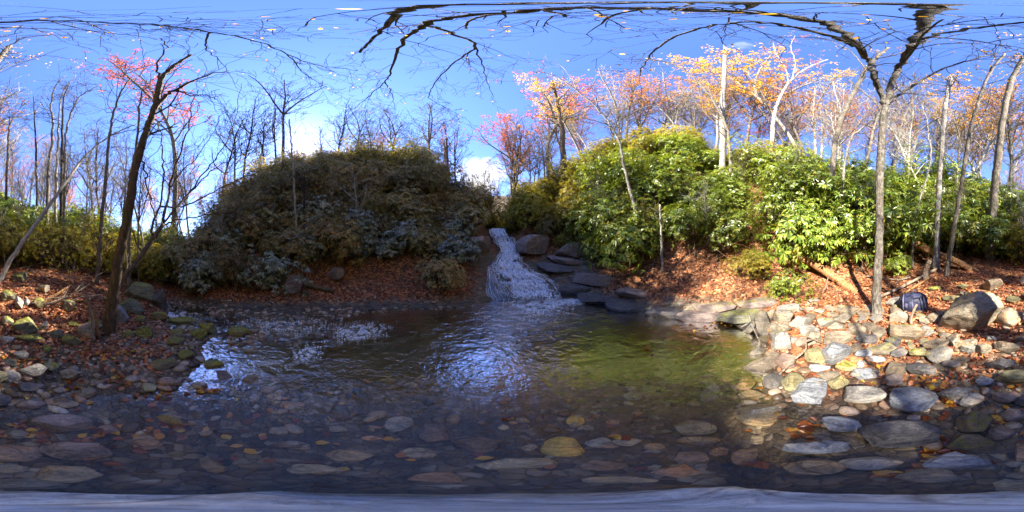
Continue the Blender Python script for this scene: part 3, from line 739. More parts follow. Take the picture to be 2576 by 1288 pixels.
rock_table = [
 # sunlit pile at the right shore
 (q2(75,555,180,725),'r','p','small upright tan stone at the pool edge beside the grooved rock',0,.9,0,GS),
 (q2(160,415,385,720),'b','p','upright grooved pale rock standing at the pool corner',0,1.1,0,GS),
 (q2(335,380,460,555),'b','p','narrow upright pale stone just right of the grooved rock',0,1.1,0,GS),
 (q2(455,390,690,560),'r','p','rounded pale yellow rock behind the cream slab',0,.6,0,GS),
 (q2(670,460,915,620),'s','w','cream slab tilted up on the leaves, pointed at its lower end',0,.5,8,GS),
 (q2(495,300,765,400),'s','w','long low pale rock under the drooping rhododendron clump',0,.35,-6,GS),
 (q2(860,330,975,395),'r','p',SUNNY,0,.5,0,GS), (q2(975,360,1115,420),'s','p',SUNNY,0,.4,0,GS),
 (q2(1160,400,1290,485),'r','b',SUNNY,.3,.5,0,GS), (q2(1270,310,1430,400),'a','b',SUNNY,.3,.5,0,GS),
 (q2(1340,340,1575,450),'s','b','dark edged flat rock propped near the foot of the forked tree',.3,.4,4,GS),
 (q2(1165,545,1380,645),'r','p',SUNNY,.2,.5,0,GS), (q2(1420,590,1650,730),'r','b','brown rounded rock on leaves below the forked tree',.2,.55,0,GS),
 (q2(1510,700,1800,830),'s','d','dark blue-grey slab with a pale streak below the forked tree',0,.4,-6,GS),
 (q2(1145,680,1470,860),'r','b','big brown rock behind the large pale grey block',.1,.5,0,GS),
 (q2(1085,810,1450,1090),'a','l','largest smooth grey block of the sunlit shore pile, tilted left',0,.55,-14,GS),
 (q2(870,870,1100,1110),'a','o','olive block wedged left of the largest grey block',.2,.7,0,GS),
 (q2(420,660,660,920),'r','w','pale round rock with grey swirl, tallest of the shore pile',0,.8,0,GS),
 (q2(650,690,760,860),'r','w',SUNNY,0,.7,0,GS),
 (q2(730,745,880,905),'r','k','pale rock patched with rusty brown in the shore pile',0,.7,0,GS),
 (q2(870,630,1060,860),'a','p','tall tan rock with a brown foot in the shore pile',.1,.9,10,GS),
 (q2(800,580,1030,700),'r','g',SUNNY,.1,.5,0,GS),
 (q2(455,935,735,1160),'s','k','pinkish cream flat rock with a pointed lower end',0,.35,0,GS),
 (q2(75,875,325,1045),'a','p','tan wedge rock at the pool edge, one of three close together',0,.5,-10,GS),
 (q2(70,785,295,890),'r','p','low oval tan rock above the wedge rock at the pool edge',0,.4,0,GS),
 (q2(0,845,130,965),'r','w','white rounded rock at the waterline beside the dark tilted rock',0,.6,0,GS),
 (q2(60,1000,490,1250),'a','b','big mottled brown rock below the pinkish flat rock',.1,.5,0,GS),
 (q2(495,555,655,675),'r','p',SUNNY,0,.5,0,GS), (q2(355,915,510,1005),'r','b',SUNNY,0,.5,0,GS),
 (q2(390,570,500,650),'r','p',SUNNY,0,.5,0,GS), (q2(1770,590,1932,760),'r','b',SUNNY,.1,.6,0,GS),
 (q2(1515,885,1760,1010),'r','l','blue-grey oval rock at the shade edge of the right shore',0,.4,0,GB),
 (q2(1700,975,1932,1080),'s','l',SHADE,0,.35,6,GB), (q2(1550,1015,1665,1150),'a','l',SHADE,0,.6,0,GB),
 (q2(1460,1130,1850,1300),'s','g','dark grey slab lying across the shade line of the right shore',0,.35,-4,GB),
 (q2(900,1090,1200,1200),'s','l',SHADE,0,.35,0,GB), (q2(1250,1060,1560,1200),'r','o','olive rock with a yellow moss patch in the shaded shore',.5,.45,0,GB),
 # around the big boulder
 (q1(880,200,1890,1000),'b','p','huge mossy pale boulder with leaves on its sloping top',.3,.82,0,None,'boulder','boulder'),
 (q1(1560,20,1900,230),'b','b','brown blocky boulder behind the huge boulder',.2,.7,0,None,'boulder','boulder'),
 (q1(1760,470,2240,810),'w','b','peaked pale rock with a dark hollow right of the huge boulder',.3,.7,0,None,'boulder','boulder'),
 (q1(20,320,330,470),'r','g','grey domed rock just left of the dark backpack',.2,.5,0,GS),
 (q1(100,550,380,740),'r','p','tan rounded rock below the domed rock and backpack',.2,.6,0,GS),
 (q1(560,640,700,760),'r','p',SUNNY,.2,.7,0,GS), (q1(690,595,900,760),'b','b','flat topped brown block touching the huge boulder',.2,.7,0,GS),
 (q1(90,740,600,1050),'r','b','big dark cracked oval rock in front of the backpack',.3,.5,4,GS),
 (q1(0,940,240,1130),'s','d','dark tilted slab at the lower left of the cracked oval rock',.3,.5,22,GS),
 (q1(80,1090,360,1288),'a','d',SHADE,.2,.6,0,GB), (q1(400,1150,700,1300),'r','o',SUNNY,.3,.5,0,GS),
 (q1(630,990,990,1200),'s','b','flat brown slab crossed by a shadow below the huge boulder',.1,.4,0,GS),
 (q1(950,300,1200,400),'r','o',SUNNY,.4,.5,0,GS), (q1(1280,240,1420,360),'a','o',SUNNY,.3,.7,0,GS), (q1(1200,235,1275,350),'b','p',SUNNY,0,1.2,0,GS),
 (q1(1140,1010,1460,1170),'s','p','upper of two pale stacked slabs under the huge boulder',.1,.4,-8,GS),
 (q1(1220,1090,1460,1240),'s','w','lower white slab of the stacked pair under the huge boulder',0,.45,-6,GS),
 (q1(1460,1070,1700,1260),'a','p','wedge rock pointing up beside the stacked slabs',.1,.7,-15,GS),
 (q1(1780,1040,2140,1240),'r','b','smooth brown rock striped by twig shadows',.1,.45,6,GS),
 (q1(1620,950,1780,1040),'a','w','small white rock on leaves at the foot of the huge boulder',0,.5,0,GS),
 (q1(1170,105,1340,180),'r','o',SUNNY,.4,.4,0,GS), (q1(990,920,1190,1140),'s','p',SUNNY,.1,.5,-25,GS),
 (q1(1960,310,2160,420),'r','o',SUNNY,.4,.5,0,GS), (q1(880,900,1090,980),'r','p',SUNNY,0,.4,0,GS),
 (q1(700,150,890,210),'r','o',SUNNY,.5,.4,0,GS), (q1(2090,940,2240,1050),'r','b',SUNNY,.1,.5,0,GS),
 # shaded right foreground
 (q8(610,640,860,795),'s','l','large square topped blue-grey slab in the shaded right foreground',0,.3,3,GB),
 (q8(370,630,600,750),'s','g','dark angular slab left of the square topped slab',0,.3,-4,GB),
 (q8(265,795,470,890),'s','l','pale blue slab standing out of dark water in the right foreground',0,.3,5,GB),
 (q8(70,920,425,1005),'r','l','broad pale oval rock under the pale blue slab',0,.25,0,GB),
 (q8(345,1005,690,1085),'r','g','banded oval rock lying in the foreground beside yellow leaves',0,.22,0,GB),
 (q8(50,1020,400,1110),'r','b','brown banded oval rock in the foreground, left of the other banded rock',0,.22,0,GB),
 (q8(790,980,1120,1080),'a','l','dark blue wedge rock behind the wet leaf patch',0,.28,0,GB),
 (q8(640,1060,970,1145),'r','g','grey banded rock nearest the camera slab among red leaves',0,.2,0,GB),
 (q8(440,820,870,970),'s','d','widest dark flat rock of the right foreground with one leaf on it',0,.22,-4,GB),
 (q8(670,520,850,610),'a','d',SHADE,.1,.4,0,GB), (q8(870,520,970,570),'s','d',SHADE,0,.4,0,GB), (q8(580,585,680,655),'a','v',SHADE,0,.5,0,GB),
 (q8(415,560,560,630),'s','l',SHADE,0,.35,0,GB), (q8(850,650,1040,725),'s','g','long dark slab right of the square topped slab',0,.35,-3,GB),
 (q8(955,680,1090,765),'r','g',SHADE,0,.35,-10,GB), (q8(1040,600,1140,660),'r','l',SHADE,0,.35,-12,GB),
 (q8(1090,515,1250,575),'r','d',SHADE,0,.4,-8,GB), (q8(1160,570,1330,645),'s','o','broad olive grey slab at the shaded right edge of the photo',.15,.35,0,GB),
 (q8(1120,675,1288,750),'a','v','brown slab under the broad olive grey slab',0,.35,4,GB), (q8(1170,760,1320,840),'r','v',SHADE,0,.35,10,GB),
 (q8(1100,850,1250,930),'r','v',SHADE,0,.3,0,GB), (q8(1060,1115,1330,1190),'s','l',SHADE,0,.2,0,GB), (q8(1165,1030,1288,1065),'s','l',SHADE,0,.25,0,GB),
 (q8(105,610,310,760),'a','l','blue-grey angular rock below the olive block, its face tilted left',0,.45,-16,GB),
 (q8(180,610,300,655),'s','l',SHADE,0,.3,0,GB), (q8(65,570,190,690),'r','o','olive brown domed rock left of the angular blue-grey rock',.1,.6,0,GB),
 (q8(300,585,410,680),'r','o',SHADE,.2,.5,0,GB), ((1843,1003,1982,1078),'a','g','large grey brown wedge rock at the foreground pool edge',0,.42,-8,GB),
 # pool foreground
 (q7(805,810,1030,915),'w','w','white wedge rock poking out of the pool foreground',0,.5,0,None),
 (q7(145,905,360,1020),'r','y','large rounded tan stone under water in the pool foreground',0,.35,0,GP),
 (q7(365,910,510,975),'r','l',UNDER,0,.3,0,GP), (q7(500,915,660,960),'r','w',UNDER,0,.3,0,GP), (q7(660,940,775,985),'r','b',UNDER,0,.3,0,GP),
 (q7(830,905,1060,950),'r','b','flat brown stone just under water below the white wedge rock',0,.25,0,GP),
 ((1195,1149,1405,1187),'s','w','long pale flat stone under water near the picture bottom centre',0,.18,0,GP),
 (q7(700,1045,970,1130),'a','k','flat reddish stone under water in the right foreground',0,.2,0,GP), (q7(340,1020,585,1085),'r','v',UNDER,0,.25,0,GP),
 (q7(820,980,990,1050),'r','v',UNDER,0,.3,0,GP), (q7(990,960,1110,1020),'r','v',UNDER,0,.3,0,GP), (q7(1100,960,1288,1060),'r','v','large purple brown stone under water at the right shore foot',0,.3,0,GP),
 (q7(50,940,135,990),'r','g',UNDER,0,.35,0,GP), (q7(340,1105,735,1150),'r','g',UNDER,0,.15,0,GP),
 (q7(1015,435,1150,520),'s','d','dark tilted rock rising from the water at the pool corner',0,.4,-20,None),
 (q7(1150,450,1200,495),'r','p',SUNNY,0,.6,0,GS), (q7(1140,610,1220,680),'r','k','reddish brown rock at the waterline of the right shore',0,.6,0,GS),
 (q7(1135,675,1280,720),'s','g','flat oval grey rock at the waterline under the reddish brown rock',0,.3,0,GB),
 (q7(1200,880,1288,965),'r','g',UNDER,0,.4,0,GP), (q7(970,630,1050,690),'r','g',UNDER,0,.4,0,GP), (q7(270,800,370,860),'r','y',UNDER,0,.3,10,GP),
 (q7(330,845,415,885),'r','g',UNDER,0,.3,0,GP), (q7(550,665,660,735),'a','p','pale angular stone under the sunlit brown pool water',0,.4,0,GP),
 (q7(725,530,775,575),'r','y','upper of the yellow stones glowing under the pool water',0,.5,0,GP), (q7(790,575,860,625),'r','y','largest of the yellow stones glowing under the pool water',0,.4,0,GP),
 (q7(625,590,665,620),'r','y',UNDER,0,.5,0,GP), (q7(440,945,540,970),'r','k',UNDER,0,.3,0,GP),
 (q6(130,610,240,690),'r','b','round speckled boulder sitting in the shallows, tan and grey',0,.8,0,None),
 ((600,943,662,980),'r','b','rounded two toned brown boulder in the shallows with twigs against it',.1,.75,0,None),
 (q6(805,835,970,945),'r','v','dark brown rock just breaking the water in the foreground',0,.4,0,None),
 (q6(960,895,1240,1000),'a','v','dark wet rock with gold rim breaking the water in the foreground',0,.42,-4,None),
 (q6(60,930,260,970),'s','v','thin dark sliver of rock breaking the water in the foreground',0,.16,-2,None),
 (q6(45,680,130,750),'r','g',UNDER,0,.4,0,GP), (q6(120,725,250,780),'r','k',UNDER,0,.3,0,GP), (q6(295,385,335,410),'r','w','small white stone standing out of the far riffle',0,.6,0,None),
 (q6(330,970,600,1040),'r','p','broad pale pinkish stone under water in the foreground',0,.2,0,GP), (q6(150,1040,440,1105),'r','w','broad white oval stone under water near the picture bottom',0,.18,0,GP),
 (q6(645,800,800,890),'s','l','pale blue angular slab under water in the foreground',0,.25,0,GP), (q6(760,1085,1030,1145),'r','k','reddish oval stone under water near the picture bottom',0,.2,0,GP),
 (q6(60,855,165,905),'r','g',UNDER,0,.3,0,GP), (q6(530,900,640,935),'r','k',UNDER,0,.3,0,GP), (q6(350,850,460,890),'r','g',UNDER,0,.3,0,GP), (q6(715,960,915,1030),'r','g',UNDER,0,.25,0,GP),
 # left bank
 (q5(85,535,245,620),'a','g','grey wedge shaped rock with pale edge on the left shore',.1,.55,6,GL), (q5(0,565,105,640),'s','g','flat pale grey rock at the far left picture edge',.2,.45,0,GL),
 (q5(300,560,415,630),'r','p','cream and brown domed rock at the left water edge',0,.7,0,GL), (q5(385,330,480,425),'b','b','boxy brown rock left of the leaning left tree base',.1,.95,0,GL),
 (q5(675,345,775,430),'r','m','large round moss covered boulder right of the left tree',.55,.9,0,GL), (q5(610,370,680,425),'r','m','smaller mossy rock touching the round moss boulder',.55,.8,0,GL),
 (q5(65,305,200,400),'a','m','big flat faced boulder with bright moss in the left sun patch',.5,.75,0,GL), (q5(305,395,415,460),'r','m','dark rock capped with bright yellow moss below the boxy rock',.58,.65,0,GL),
 (q5(245,360,315,425),'b','m',MOSSY,.35,.9,0,GL), (q5(0,400,80,450),'s','w','pale smooth slab at the left picture edge below the mossy boulder',0,.55,-5,GL),
 (q5(75,400,215,430),'s','m','low rock under a bright moss mat in the left sun patch',.65,.3,0,GL), (q5(210,440,260,490),'r','m',MOSSY,.65,.8,0,GL), (q5(65,470,145,525),'r','g',MOSSY,.3,.6,0,GL),
 (q5(190,330,245,375),'a','b',MOSSY,.2,.7,0,GL), (q5(190,145,255,195),'b','p','angular pale block high on the left bank',.3,.8,-10,GL), (q5(165,210,230,270),'r','o',MOSSY,.45,.8,0,GL),
 (q5(75,205,120,280),'w','g','pointed upright grey stone on the left bank',0,1.5,0,GL), (q5(115,215,155,255),'a','g','small grey stone leaning beside the pointed upright stone',0,.8,0,GL),
 (q5(310,220,385,285),'a','m',MOSSY,.42,.8,0,GL), (q5(560,250,650,345),'w','g','sloping grey rock between left tree and mossy boulders',.2,.9,12,GL), (q5(590,215,730,300),'a','m','mossy slab leaning under the biggest left boulder',.45,.6,20,GL),
 (q5(620,130,780,240),'r','m','biggest dark mossy boulder of the left bank, behind the tree',.42,.75,0,None,'boulder','boulder'), (q5(770,150,840,290),'b','d','dark upright boulder beside the side stream chute',.1,1.5,0,None,'boulder','boulder'),
 (q5(750,280,840,330),'r','m',MOSSY,.55,.6,0,GL), (q5(680,300,740,345),'r','m',MOSSY,.5,.7,0,GL), (q5(840,310,990,350),'s','m','low mossy ledge at the mouth of the side stream',.5,.3,0,GL),
 (q5(955,360,1045,430),'r','m','left of two mossy boulders standing in the outflow',.6,.7,0,GL), (q5(1000,330,1095,410),'r','m','taller of two mossy boulders standing in the outflow',.58,.85,0,GL),
 (q5(1140,355,1265,415),'r','o','low mossy brown boulder alone in the outflow',.48,.5,0,GL), (q5(1225,450,1295,500),'r','w','smooth pale grey stone in the outflow shallows',0,.75,0,None),
 (q5(1025,515,1130,580),'a','o','mossy block beside the wet leaf patch in the outflow',.4,.6,0,None), (q5(1045,565,1190,650),'s','v','flat dark brown slab in the outflow shallows',0,.4,-8,None),
 (q5(800,605,905,655),'s','k','tilted pinkish stone amid wet leaves in the shallows',0,.4,8,None), (q5(955,635,1050,670),'s','p','small pale tan stone at the edge of the blue shallow pool',0,.4,0,None),
 (q5(710,625,790,690),'r','o',UNDER,0,.5,0,GP), (q5(375,655,490,720),'s','b','brown slab at the waterline below the cream domed rock',0,.4,-6,GL), (q5(90,625,235,690),'r','d',UNDER,0,.4,0,GP),
 (q5(150,790,470,890),'s','v','widest dark flat slab under the left foreground water',0,.2,3,GP), (q5(20,860,150,925),'r','g','mottled round rock among yellow leaves in the left foreground',0,.35,0,None),
 (q5(-60,940,220,1040),'a','v','dark purple brown slab at the left foreground edge',0,.25,5,GP), (q5(190,925,560,1030),'s','v',UNDER,0,.2,0,GP),
 (q5(160,1050,520,1145),'r','w','bright white grey oval rock in the lower left foreground',0,.22,0,None), (q5(-50,1035,150,1100),'s','l','thin blue-grey slab left of the bright oval rock',0,.2,3,GB),
 (q5(-120,1115,340,1180),'s','l','long grey slab at the very bottom left of the photo',0,.14,0,GB), (q5(935,1000,1140,1095),'a','b','brown angular stone leaning under the foreground water',0,.3,12,GP),
 (q5(665,885,820,980),'a','v',UNDER,0,.3,8,GP), (q5(480,840,620,900),'r','v',UNDER,0,.3,0,GP), (q5(245,720,410,775),'r','b',UNDER,0,.3,0,GP), (q5(-20,770,140,835),'r','d',UNDER,0,.3,0,GP), (q5(75,725,240,770),'r','v',UNDER,0,.3,0,GP),
 (q5(-60,680,60,760),'r','d',SHADE,0,.4,0,GB), (q5(130,560,200,600),'r','d',MOSSY,.2,.5,0,GL), (q5(215,520,300,590),'a','m',MOSSY,.4,.5,0,GL), (q5(20,510,90,560),'r','m',MOSSY,.35,.5,0,GL),
 (q5(10,300,70,350),'r','m',MOSSY,.45,.6,0,GL), (q5(0,170,80,235),'r','m','dark mossy boulder at the left picture edge below the slanting trunk',.5,.8,0,GL), (q5(60,80,140,130),'r','m',MOSSY,.5,.6,0,GL), (q5(100,330,150,370),'r','b',MOSSY,.2,.5,0,GL),
 # shaded far bank ledges
 ((822,672,866,708),'b','v','angular rock outcrop under the shaded slope',.1,.8,0,None), ((700,690,760,735),'s','v',"low shaded rock under the drooping rhododendrons",.2,.5,0,None),
 ((1298,590,1390,645),'b','v','wet dark rock shoulder right of the upper waterfall',.1,.6,-8,None,'boulder','boulder','boulder',.45), ((1395,612,1478,650),'s','v','dark ledge overhung by shrubs right of the waterfall',.3,.5,-6,None),
 *[(b_, 'b', 'd', 'small dark wet rock breaking through the waterfall', 0, .8, 0, 'wet rocks in the waterfall', 'rock', 'rock', -.75) for b_ in [(1266,698,1290,712),(1328,714,1352,727),(1288,652,1304,662),(1366,733,1388,744),(1250,668,1264,679),(1300,738,1318,748)]],
 *[((x0, y0, x1, y1), 's', c_, 'dark layered bedrock ledge along the right edge of the pool', m_, .3, r_, 'bedrock ledges along the right pool edge', 'rock ledge', 'rock_ledge', .42) for x0, y0, x1, y1, c_, m_, r_ in [(1400,716,1500,744,'d',0,6),(1440,690,1560,716,'v',0,8),(1450,742,1560,766,'d',0,7),(1520,760,1640,790,'d',0,6),(1545,726,1650,750,'v',.1,9),(1620,778,1730,806,'d',0,4),(1700,782,1830,812,'v',.1,2),(1740,764,1860,786,'v',.3,-3),(1800,784,1930,806,'m',.3,-4),(1850,752,1960,774,'v',.3,-5),(1350,664,1450,690,'d',0,8),(1372,646,1480,668,'v',.1,6)]],
 ((1180,592,1236,640),'s','v','dark ledge left of the upper waterfall step',.1,.4,6,None), ((1252,752,1292,778),'r','d','black wet rock at the left foot of the waterfall',0,.6,0,None),
]
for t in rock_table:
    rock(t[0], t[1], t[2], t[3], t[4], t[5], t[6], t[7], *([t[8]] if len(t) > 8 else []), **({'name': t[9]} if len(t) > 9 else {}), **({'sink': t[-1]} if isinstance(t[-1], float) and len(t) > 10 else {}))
# the slab the camera stands on
v, f = rock_shape('s', 77)
o = mesh_obj('rock', v * (.24, .21, .12) + (.02, -.01, 0), f, M['rock']); o.location = (0, 0, .0)
o.color = (.42, .45, .47, 0); tag(o, 'flat blue-grey slab filling the whole bottom edge of the photo', 'rock')
ROCKS.append((0, 0, .35))
# further loose rocks of the shores and the creek bed
rngS = np.random.default_rng(5)
protos = []
for k in range(9):
    v, f = rock_shape('abrasbaaw'[k], 500 + k, ICO3)
    me = bpy.data.meshes.new('rock'); me.from_pydata((v * .5).tolist(), [], f); me.polygons.foreach_set('use_smooth', np.ones(len(f), bool)); me.materials.append(M['rock'])
    protos.append(me)
n = 0
budget = 300 - len(ROCKS)
while n < budget:
    pile = n < 44
    X, r = (rngS.uniform(1890, 2420), rngS.uniform(1.7, 3.9)) if pile else (rngS.uniform(0, W), rngS.uniform(.55, 4.6))
    p = G(X, r)
    w = rngS.uniform(.12, .4)
    if pile: w = rngS.uniform(.22, .46)
    if any(math.hypot(p[0] - a, p[1] - b) < (c * .6 + w * .25 if pile else c * .85 + w * .4) for a, b, c in ROCKS): continue
    if not pile and 1890 < X < 2420 and 1.7 < r < 3.9 and rngS.random() < .7: continue
    if p[2] < -.4 and rngS.random() < .75: continue
    under = p[2] < -.05
    o = bpy.data.objects.new('rock', protos[n % 9]); COL.objects.link(o)
    hh = w * rngS.uniform(.3, .6)
    o.location = (p[0], p[1], p[2] + hh * .12)
    o.scale = (w, w * rngS.uniform(.6, .95), hh)
    o.rotation_euler = (rngS.uniform(-.2, .2), rngS.uniform(-.2, .2), rngS.uniform(0, 6.3))
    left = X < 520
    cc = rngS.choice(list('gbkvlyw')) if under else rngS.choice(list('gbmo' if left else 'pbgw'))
    o.color = (*[q * (.68 if not under and not left else 1) for q in COLS[cc]], 0 if under else (rngS.choice([.1, .4, .55]) if left else rngS.choice([0, 0, .3])))  # dry rocks off the left bank darkened in colour against strong sun
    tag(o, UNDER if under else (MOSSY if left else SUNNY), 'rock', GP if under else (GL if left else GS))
    ROCKS.append((p[0], p[1], w / 2)); n += 1
# pebbles nobody could count
def build_pebbles():
    rng = np.random.default_rng(8)
    v0, f0 = ICO1; f0 = np.array(f0)
    N = 9000
    X = rng.uniform(0, W, N); r = .7 + 5.0 * rng.random(N) ** .62
    a = (X - W / 2) / W * 2 * np.pi
    x, y = r * np.sin(a), r * np.cos(a); z = terrain(x, y)
    shallow = np.exp(-((X - 700) / 320) ** 2) * (r > 2.2)
    keep = (z < .3) & (rng.random(N) < np.where(z > .04, .12, np.where(z < -.35, .4, 1)) * np.clip((r - .6) / 1.6, .12, 1)) & ~((X > 1400) & (X < 1900) & (z > -.1))
    x, y, z, sh = x[keep], y[keep], z[keep], shallow[keep]; N = len(x)
    s = .02 + .06 * rng.random(N) ** 2.4 + .008
    V = np.empty((N, len(v0), 3))
    for i in range(N):
        q = v0 * (s[i] * rng.uniform(.8, 1.4), s[i] * rng.uniform(.6, 1), s[i] * rng.uniform(.35, .7))
        q = q * (1 + .12 * np.sin(v0[:, [1, 2, 0]] * 4 + i))
        t = rng.uniform(0, 6.28); c, si = math.cos(t), math.sin(t)
        V[i] = np.stack([q[:, 0] * c - q[:, 1] * si + x[i], q[:, 0] * si + q[:, 1] * c + y[i], q[:, 2] + z[i] + s[i] * .15], -1)
    F = (f0[None] + (np.arange(N) * len(v0))[:, None, None]).reshape(-1, 3)
    k = NT('pebble_stone')
    geo = k.n('NewGeometry'); ri = geo.outputs['Random Per Island']; v = geo.outputs['Position']
    c = k.ramp(ri, [(0, (.05, .036, .025)), (.25, (.16, .105, .06)), (.5, (.28, .2, .12)), (.7, (.33, .28, .22)), (.85, (.34, .19, .11)), (1, (.5, .45, .36))])
    c = k.mix(1.0, c, k.rng(k.noise(v, 40, 4), .3, .7, .55, 1.3), 'MULTIPLY')
    z = k.xyz(v)[2]
    c = k.mix(k.rng(z, -.25, -.5, 0, .75), c, k.mix(1.0, c, (1.0, .8, .3), 'MULTIPLY'))
    mt = k.out(k.pbsdf(c, .4, k.bump(k.noise(v, 60, 3), .3, .01), .4))
    o = mesh_obj('pebbles', V.reshape(-1, 3), F, mt)
    tag(o, 'pebbles and small cobbles on the creek bed and shores', kind='stuff')
build_pebbles()

# ---------------------------------------------------------------- leaf litter
def leaf_quads(x, y, z, size, rng, tilt=.35, normal=None, width=.55):
    N = len(x)
    th = rng.uniform(0, 2 * np.pi, N)
    nrm_ = np.stack([rng.normal(0, tilt, N), rng.normal(0, tilt, N), np.ones(N)], -1)
    if normal is not None: nrm_ = nrm_ + normal
    nrm_ /= np.linalg.norm(nrm_, axis=1)[:, None]
    d = np.stack([np.cos(th), np.sin(th), np.zeros(N)], -1)
    d -= nrm_ * (d * nrm_).sum(1)[:, None]; d /= np.linalg.norm(d, axis=1)[:, None]
    s = np.cross(nrm_, d)
    c = np.stack([x, y, z], -1); L = size[:, None]
    curl = rng.uniform(-.05, .22, N)[:, None] * L
    V = np.stack([c - d * L * .5, c - d * L * .1 + s * L * width * .5 + nrm_ * curl, c + d * L * .22 + s * L * width * .38 + nrm_ * curl, c + d * L * .5 + nrm_ * curl * .4,
                  c + d * L * .22 - s * L * width * .38 + nrm_ * curl, c - d * L * .1 - s * L * width * .5 + nrm_ * curl], 1)
    b = (np.arange(N) * 6)[:, None]
    F = np.vstack([b + np.array([0, 1, 2, 3]), b + np.array([0, 3, 4, 5])])
    return V.reshape(-1, 3), F
def build_litter():
    rng = np.random.default_rng(21)
    N = 90000
    X = rng.uniform(0, W, N); r = 1.6 + 8.4 * rng.random(N) ** .8
    a = (X - W / 2) / W * 2 * np.pi
    x, y = r * np.sin(a), r * np.cos(a); z = terrain(x, y)
    d = np.clip((z - .06) * 6, 0, 1)
    d *= np.clip(.35 + 3.4 * (fbm(x * 1.1, y * 1.1, 77) + .16), .04, 1)
    band = (X > 1290) & (X < 1500); d = np.where(band, d * np.clip((z - .35) * 1.3, 0.12, 1), d)
    rk = (X > 1480) & (X < 1990) & (z < .42); d = np.where(rk, d * .22, d)
    d = np.where((X > 1225) & (X < 1325), d * .02, d)
    d = np.where(r > 7.5, d * .4, d)
    d = np.where(((X > 1930) | (X < 430)) & (z > .05), np.maximum(d, .45), d)
    k = rng.random(N) < d
    x, y, z = x[k], y[k], z[k]
    V, F = leaf_quads(x, y, z + .012 + .025 * rng.random(len(x)), rng.uniform(.035, .1, len(x)), rng, .5)
    o = mesh_obj('leaf_litter', V, F, M['litter'], smooth=False)
    tag(o, 'orange and brown fallen leaves covering the banks', kind='stuff')
    # wet leaves in the shallows, caught between stones, and a few floating
    xs, ys, zs = [], [], []
    def patch(X0, Y0, X1, Y1, n, fl=False):
        for i in range(n):
            XX, YY = rng.normal((X0 + X1) / 2, (X1 - X0) / 4), rng.normal((Y0 + Y1) / 2, (Y1 - Y0) / 4)
            if YY < 700: continue
            p = P(XX, YY, CAM_H / math.tan(-el(YY))) if fl else ray_ground(XX, YY)
            xs.append(p[0]); ys.append(p[1]); zs.append((.006 if fl else p[2] + .02))
    for b in [(20, 1060, 130, 1110, 26), (400, 1055, 460, 1085, 14), (2290, 1095, 2420, 1160, 40), (1990, 1065, 2050, 1100, 22), (2200, 1185, 2330, 1205, 14),
              (330, 985, 460, 1020, 30), (440, 950, 560, 1000, 40), (280, 940, 330, 975, 24), (150, 945, 220, 985, 20), (700, 1000, 760, 1030, 8), (130, 880, 420, 900, 90),
              (2370, 1000, 2420, 1030, 14), (2490, 1040, 2550, 1090, 18), (1880, 910, 1940, 1000, 20), (560, 860, 640, 900, 20), (0, 900, 120, 960, 40), (420, 820, 560, 870, 40),
              (60, 1060, 600, 1120, 40), (1500, 1030, 1560, 1060, 6), (2100, 940, 2576, 1010, 120)]: patch(*b)
    for b in [(1700, 790, 1930, 830, 45, True), (1540, 1095, 1580, 1110, 3, True), (1600, 850, 1700, 900, 4, True), (1230, 1030, 1330, 1060, 3, True), (470, 975, 560, 990, 16, True), (300, 880, 420, 900, 26, True)]: patch(*b)
    for i in range(420):
        XX = rng.uniform(0, W); rr_ = rng.uniform(.5, 3.2); p = G(XX, rr_)
        if 900 < XX < 1850 and rng.random() < .8: continue
        xs.append(p[0]); ys.append(p[1]); zs.append(p[2] + .02)
    xs, ys, zs = map(np.array, (xs, ys, zs))
    V, F = leaf_quads(xs, ys, zs, rng.uniform(.05, .1, len(xs)), rng, .2, None, .7)
    o = mesh_obj('wet_leaves', V, F, M['litter_wet'], smooth=False)
    tag(o, 'wet red and yellow leaves caught in the shallows', kind='stuff')
build_litter()

# ---------------------------------------------------------------- trees
def unit(v): return v / (np.linalg.norm(v) + 1e-9)
UP = np.array((0, 0, 1.0))
def grow(mb, p, d, L, r, depth, rng, tips, rmin=.004, wob=.22, up=.04, kids=(3, 5), n=5):
    pts = [p]; d = unit(d)
    for i in range(n):
        d = unit(d + rng.normal(0, wob, 3) + UP * up)
        pts.append(pts[-1] + d * L / n)
    pts = np.array(pts)
    rad = np.maximum(np.linspace(r, r * .35, n + 1), rmin)
    mb.tube(pts, rad, 5 if r > .025 else 3, cap=False)
    if depth > 0:
        for k in range(rng.integers(*kids)):
            i = int(rng.integers(max(1, n // 3), n + 1))
            a = unit(pts[i] - pts[i - 1]); pr = unit(np.cross(a, rng.normal(size=3)))
            an = rng.uniform(.4, 1.0)
            grow(mb, pts[i], a * math.cos(an) + pr * math.sin(an), L * rng.uniform(.45, .72), max(r * .5, rmin), depth - 1, rng, tips, rmin, wob, up, kids, max(3, n - 1))
    tips.append(pts[-1]); tips.append(pts[-2])
    return pts
def along(mb, pts, r0, r1, nt, L, rng, tips, depth=1, rmin=.004, start=.25, up=.05, spread=(.5, 1.15), kids=(2, 4), bias=None):
    m = len(pts)
    for k in range(nt):
        t = start + (1 - start) * (k + rng.random()) / nt
        i = min(int(t * (m - 1)), m - 2)
        a = unit(pts[i + 1] - pts[i]); pr = unit(np.cross(a, rng.normal(size=3)))
        if bias is not None: pr = unit(pr + np.array(bias))
        an = rng.uniform(*spread)
        rl = (r0 + (r1 - r0) * t) * rng.uniform(.3, .55)
        grow(mb, pts[i], a * math.cos(an) + pr * math.sin(an), L * rng.uniform(.55, 1.2) * (1.15 - .5 * t), max(rl, rmin), depth, rng, tips, rmin, .2, up, kids)
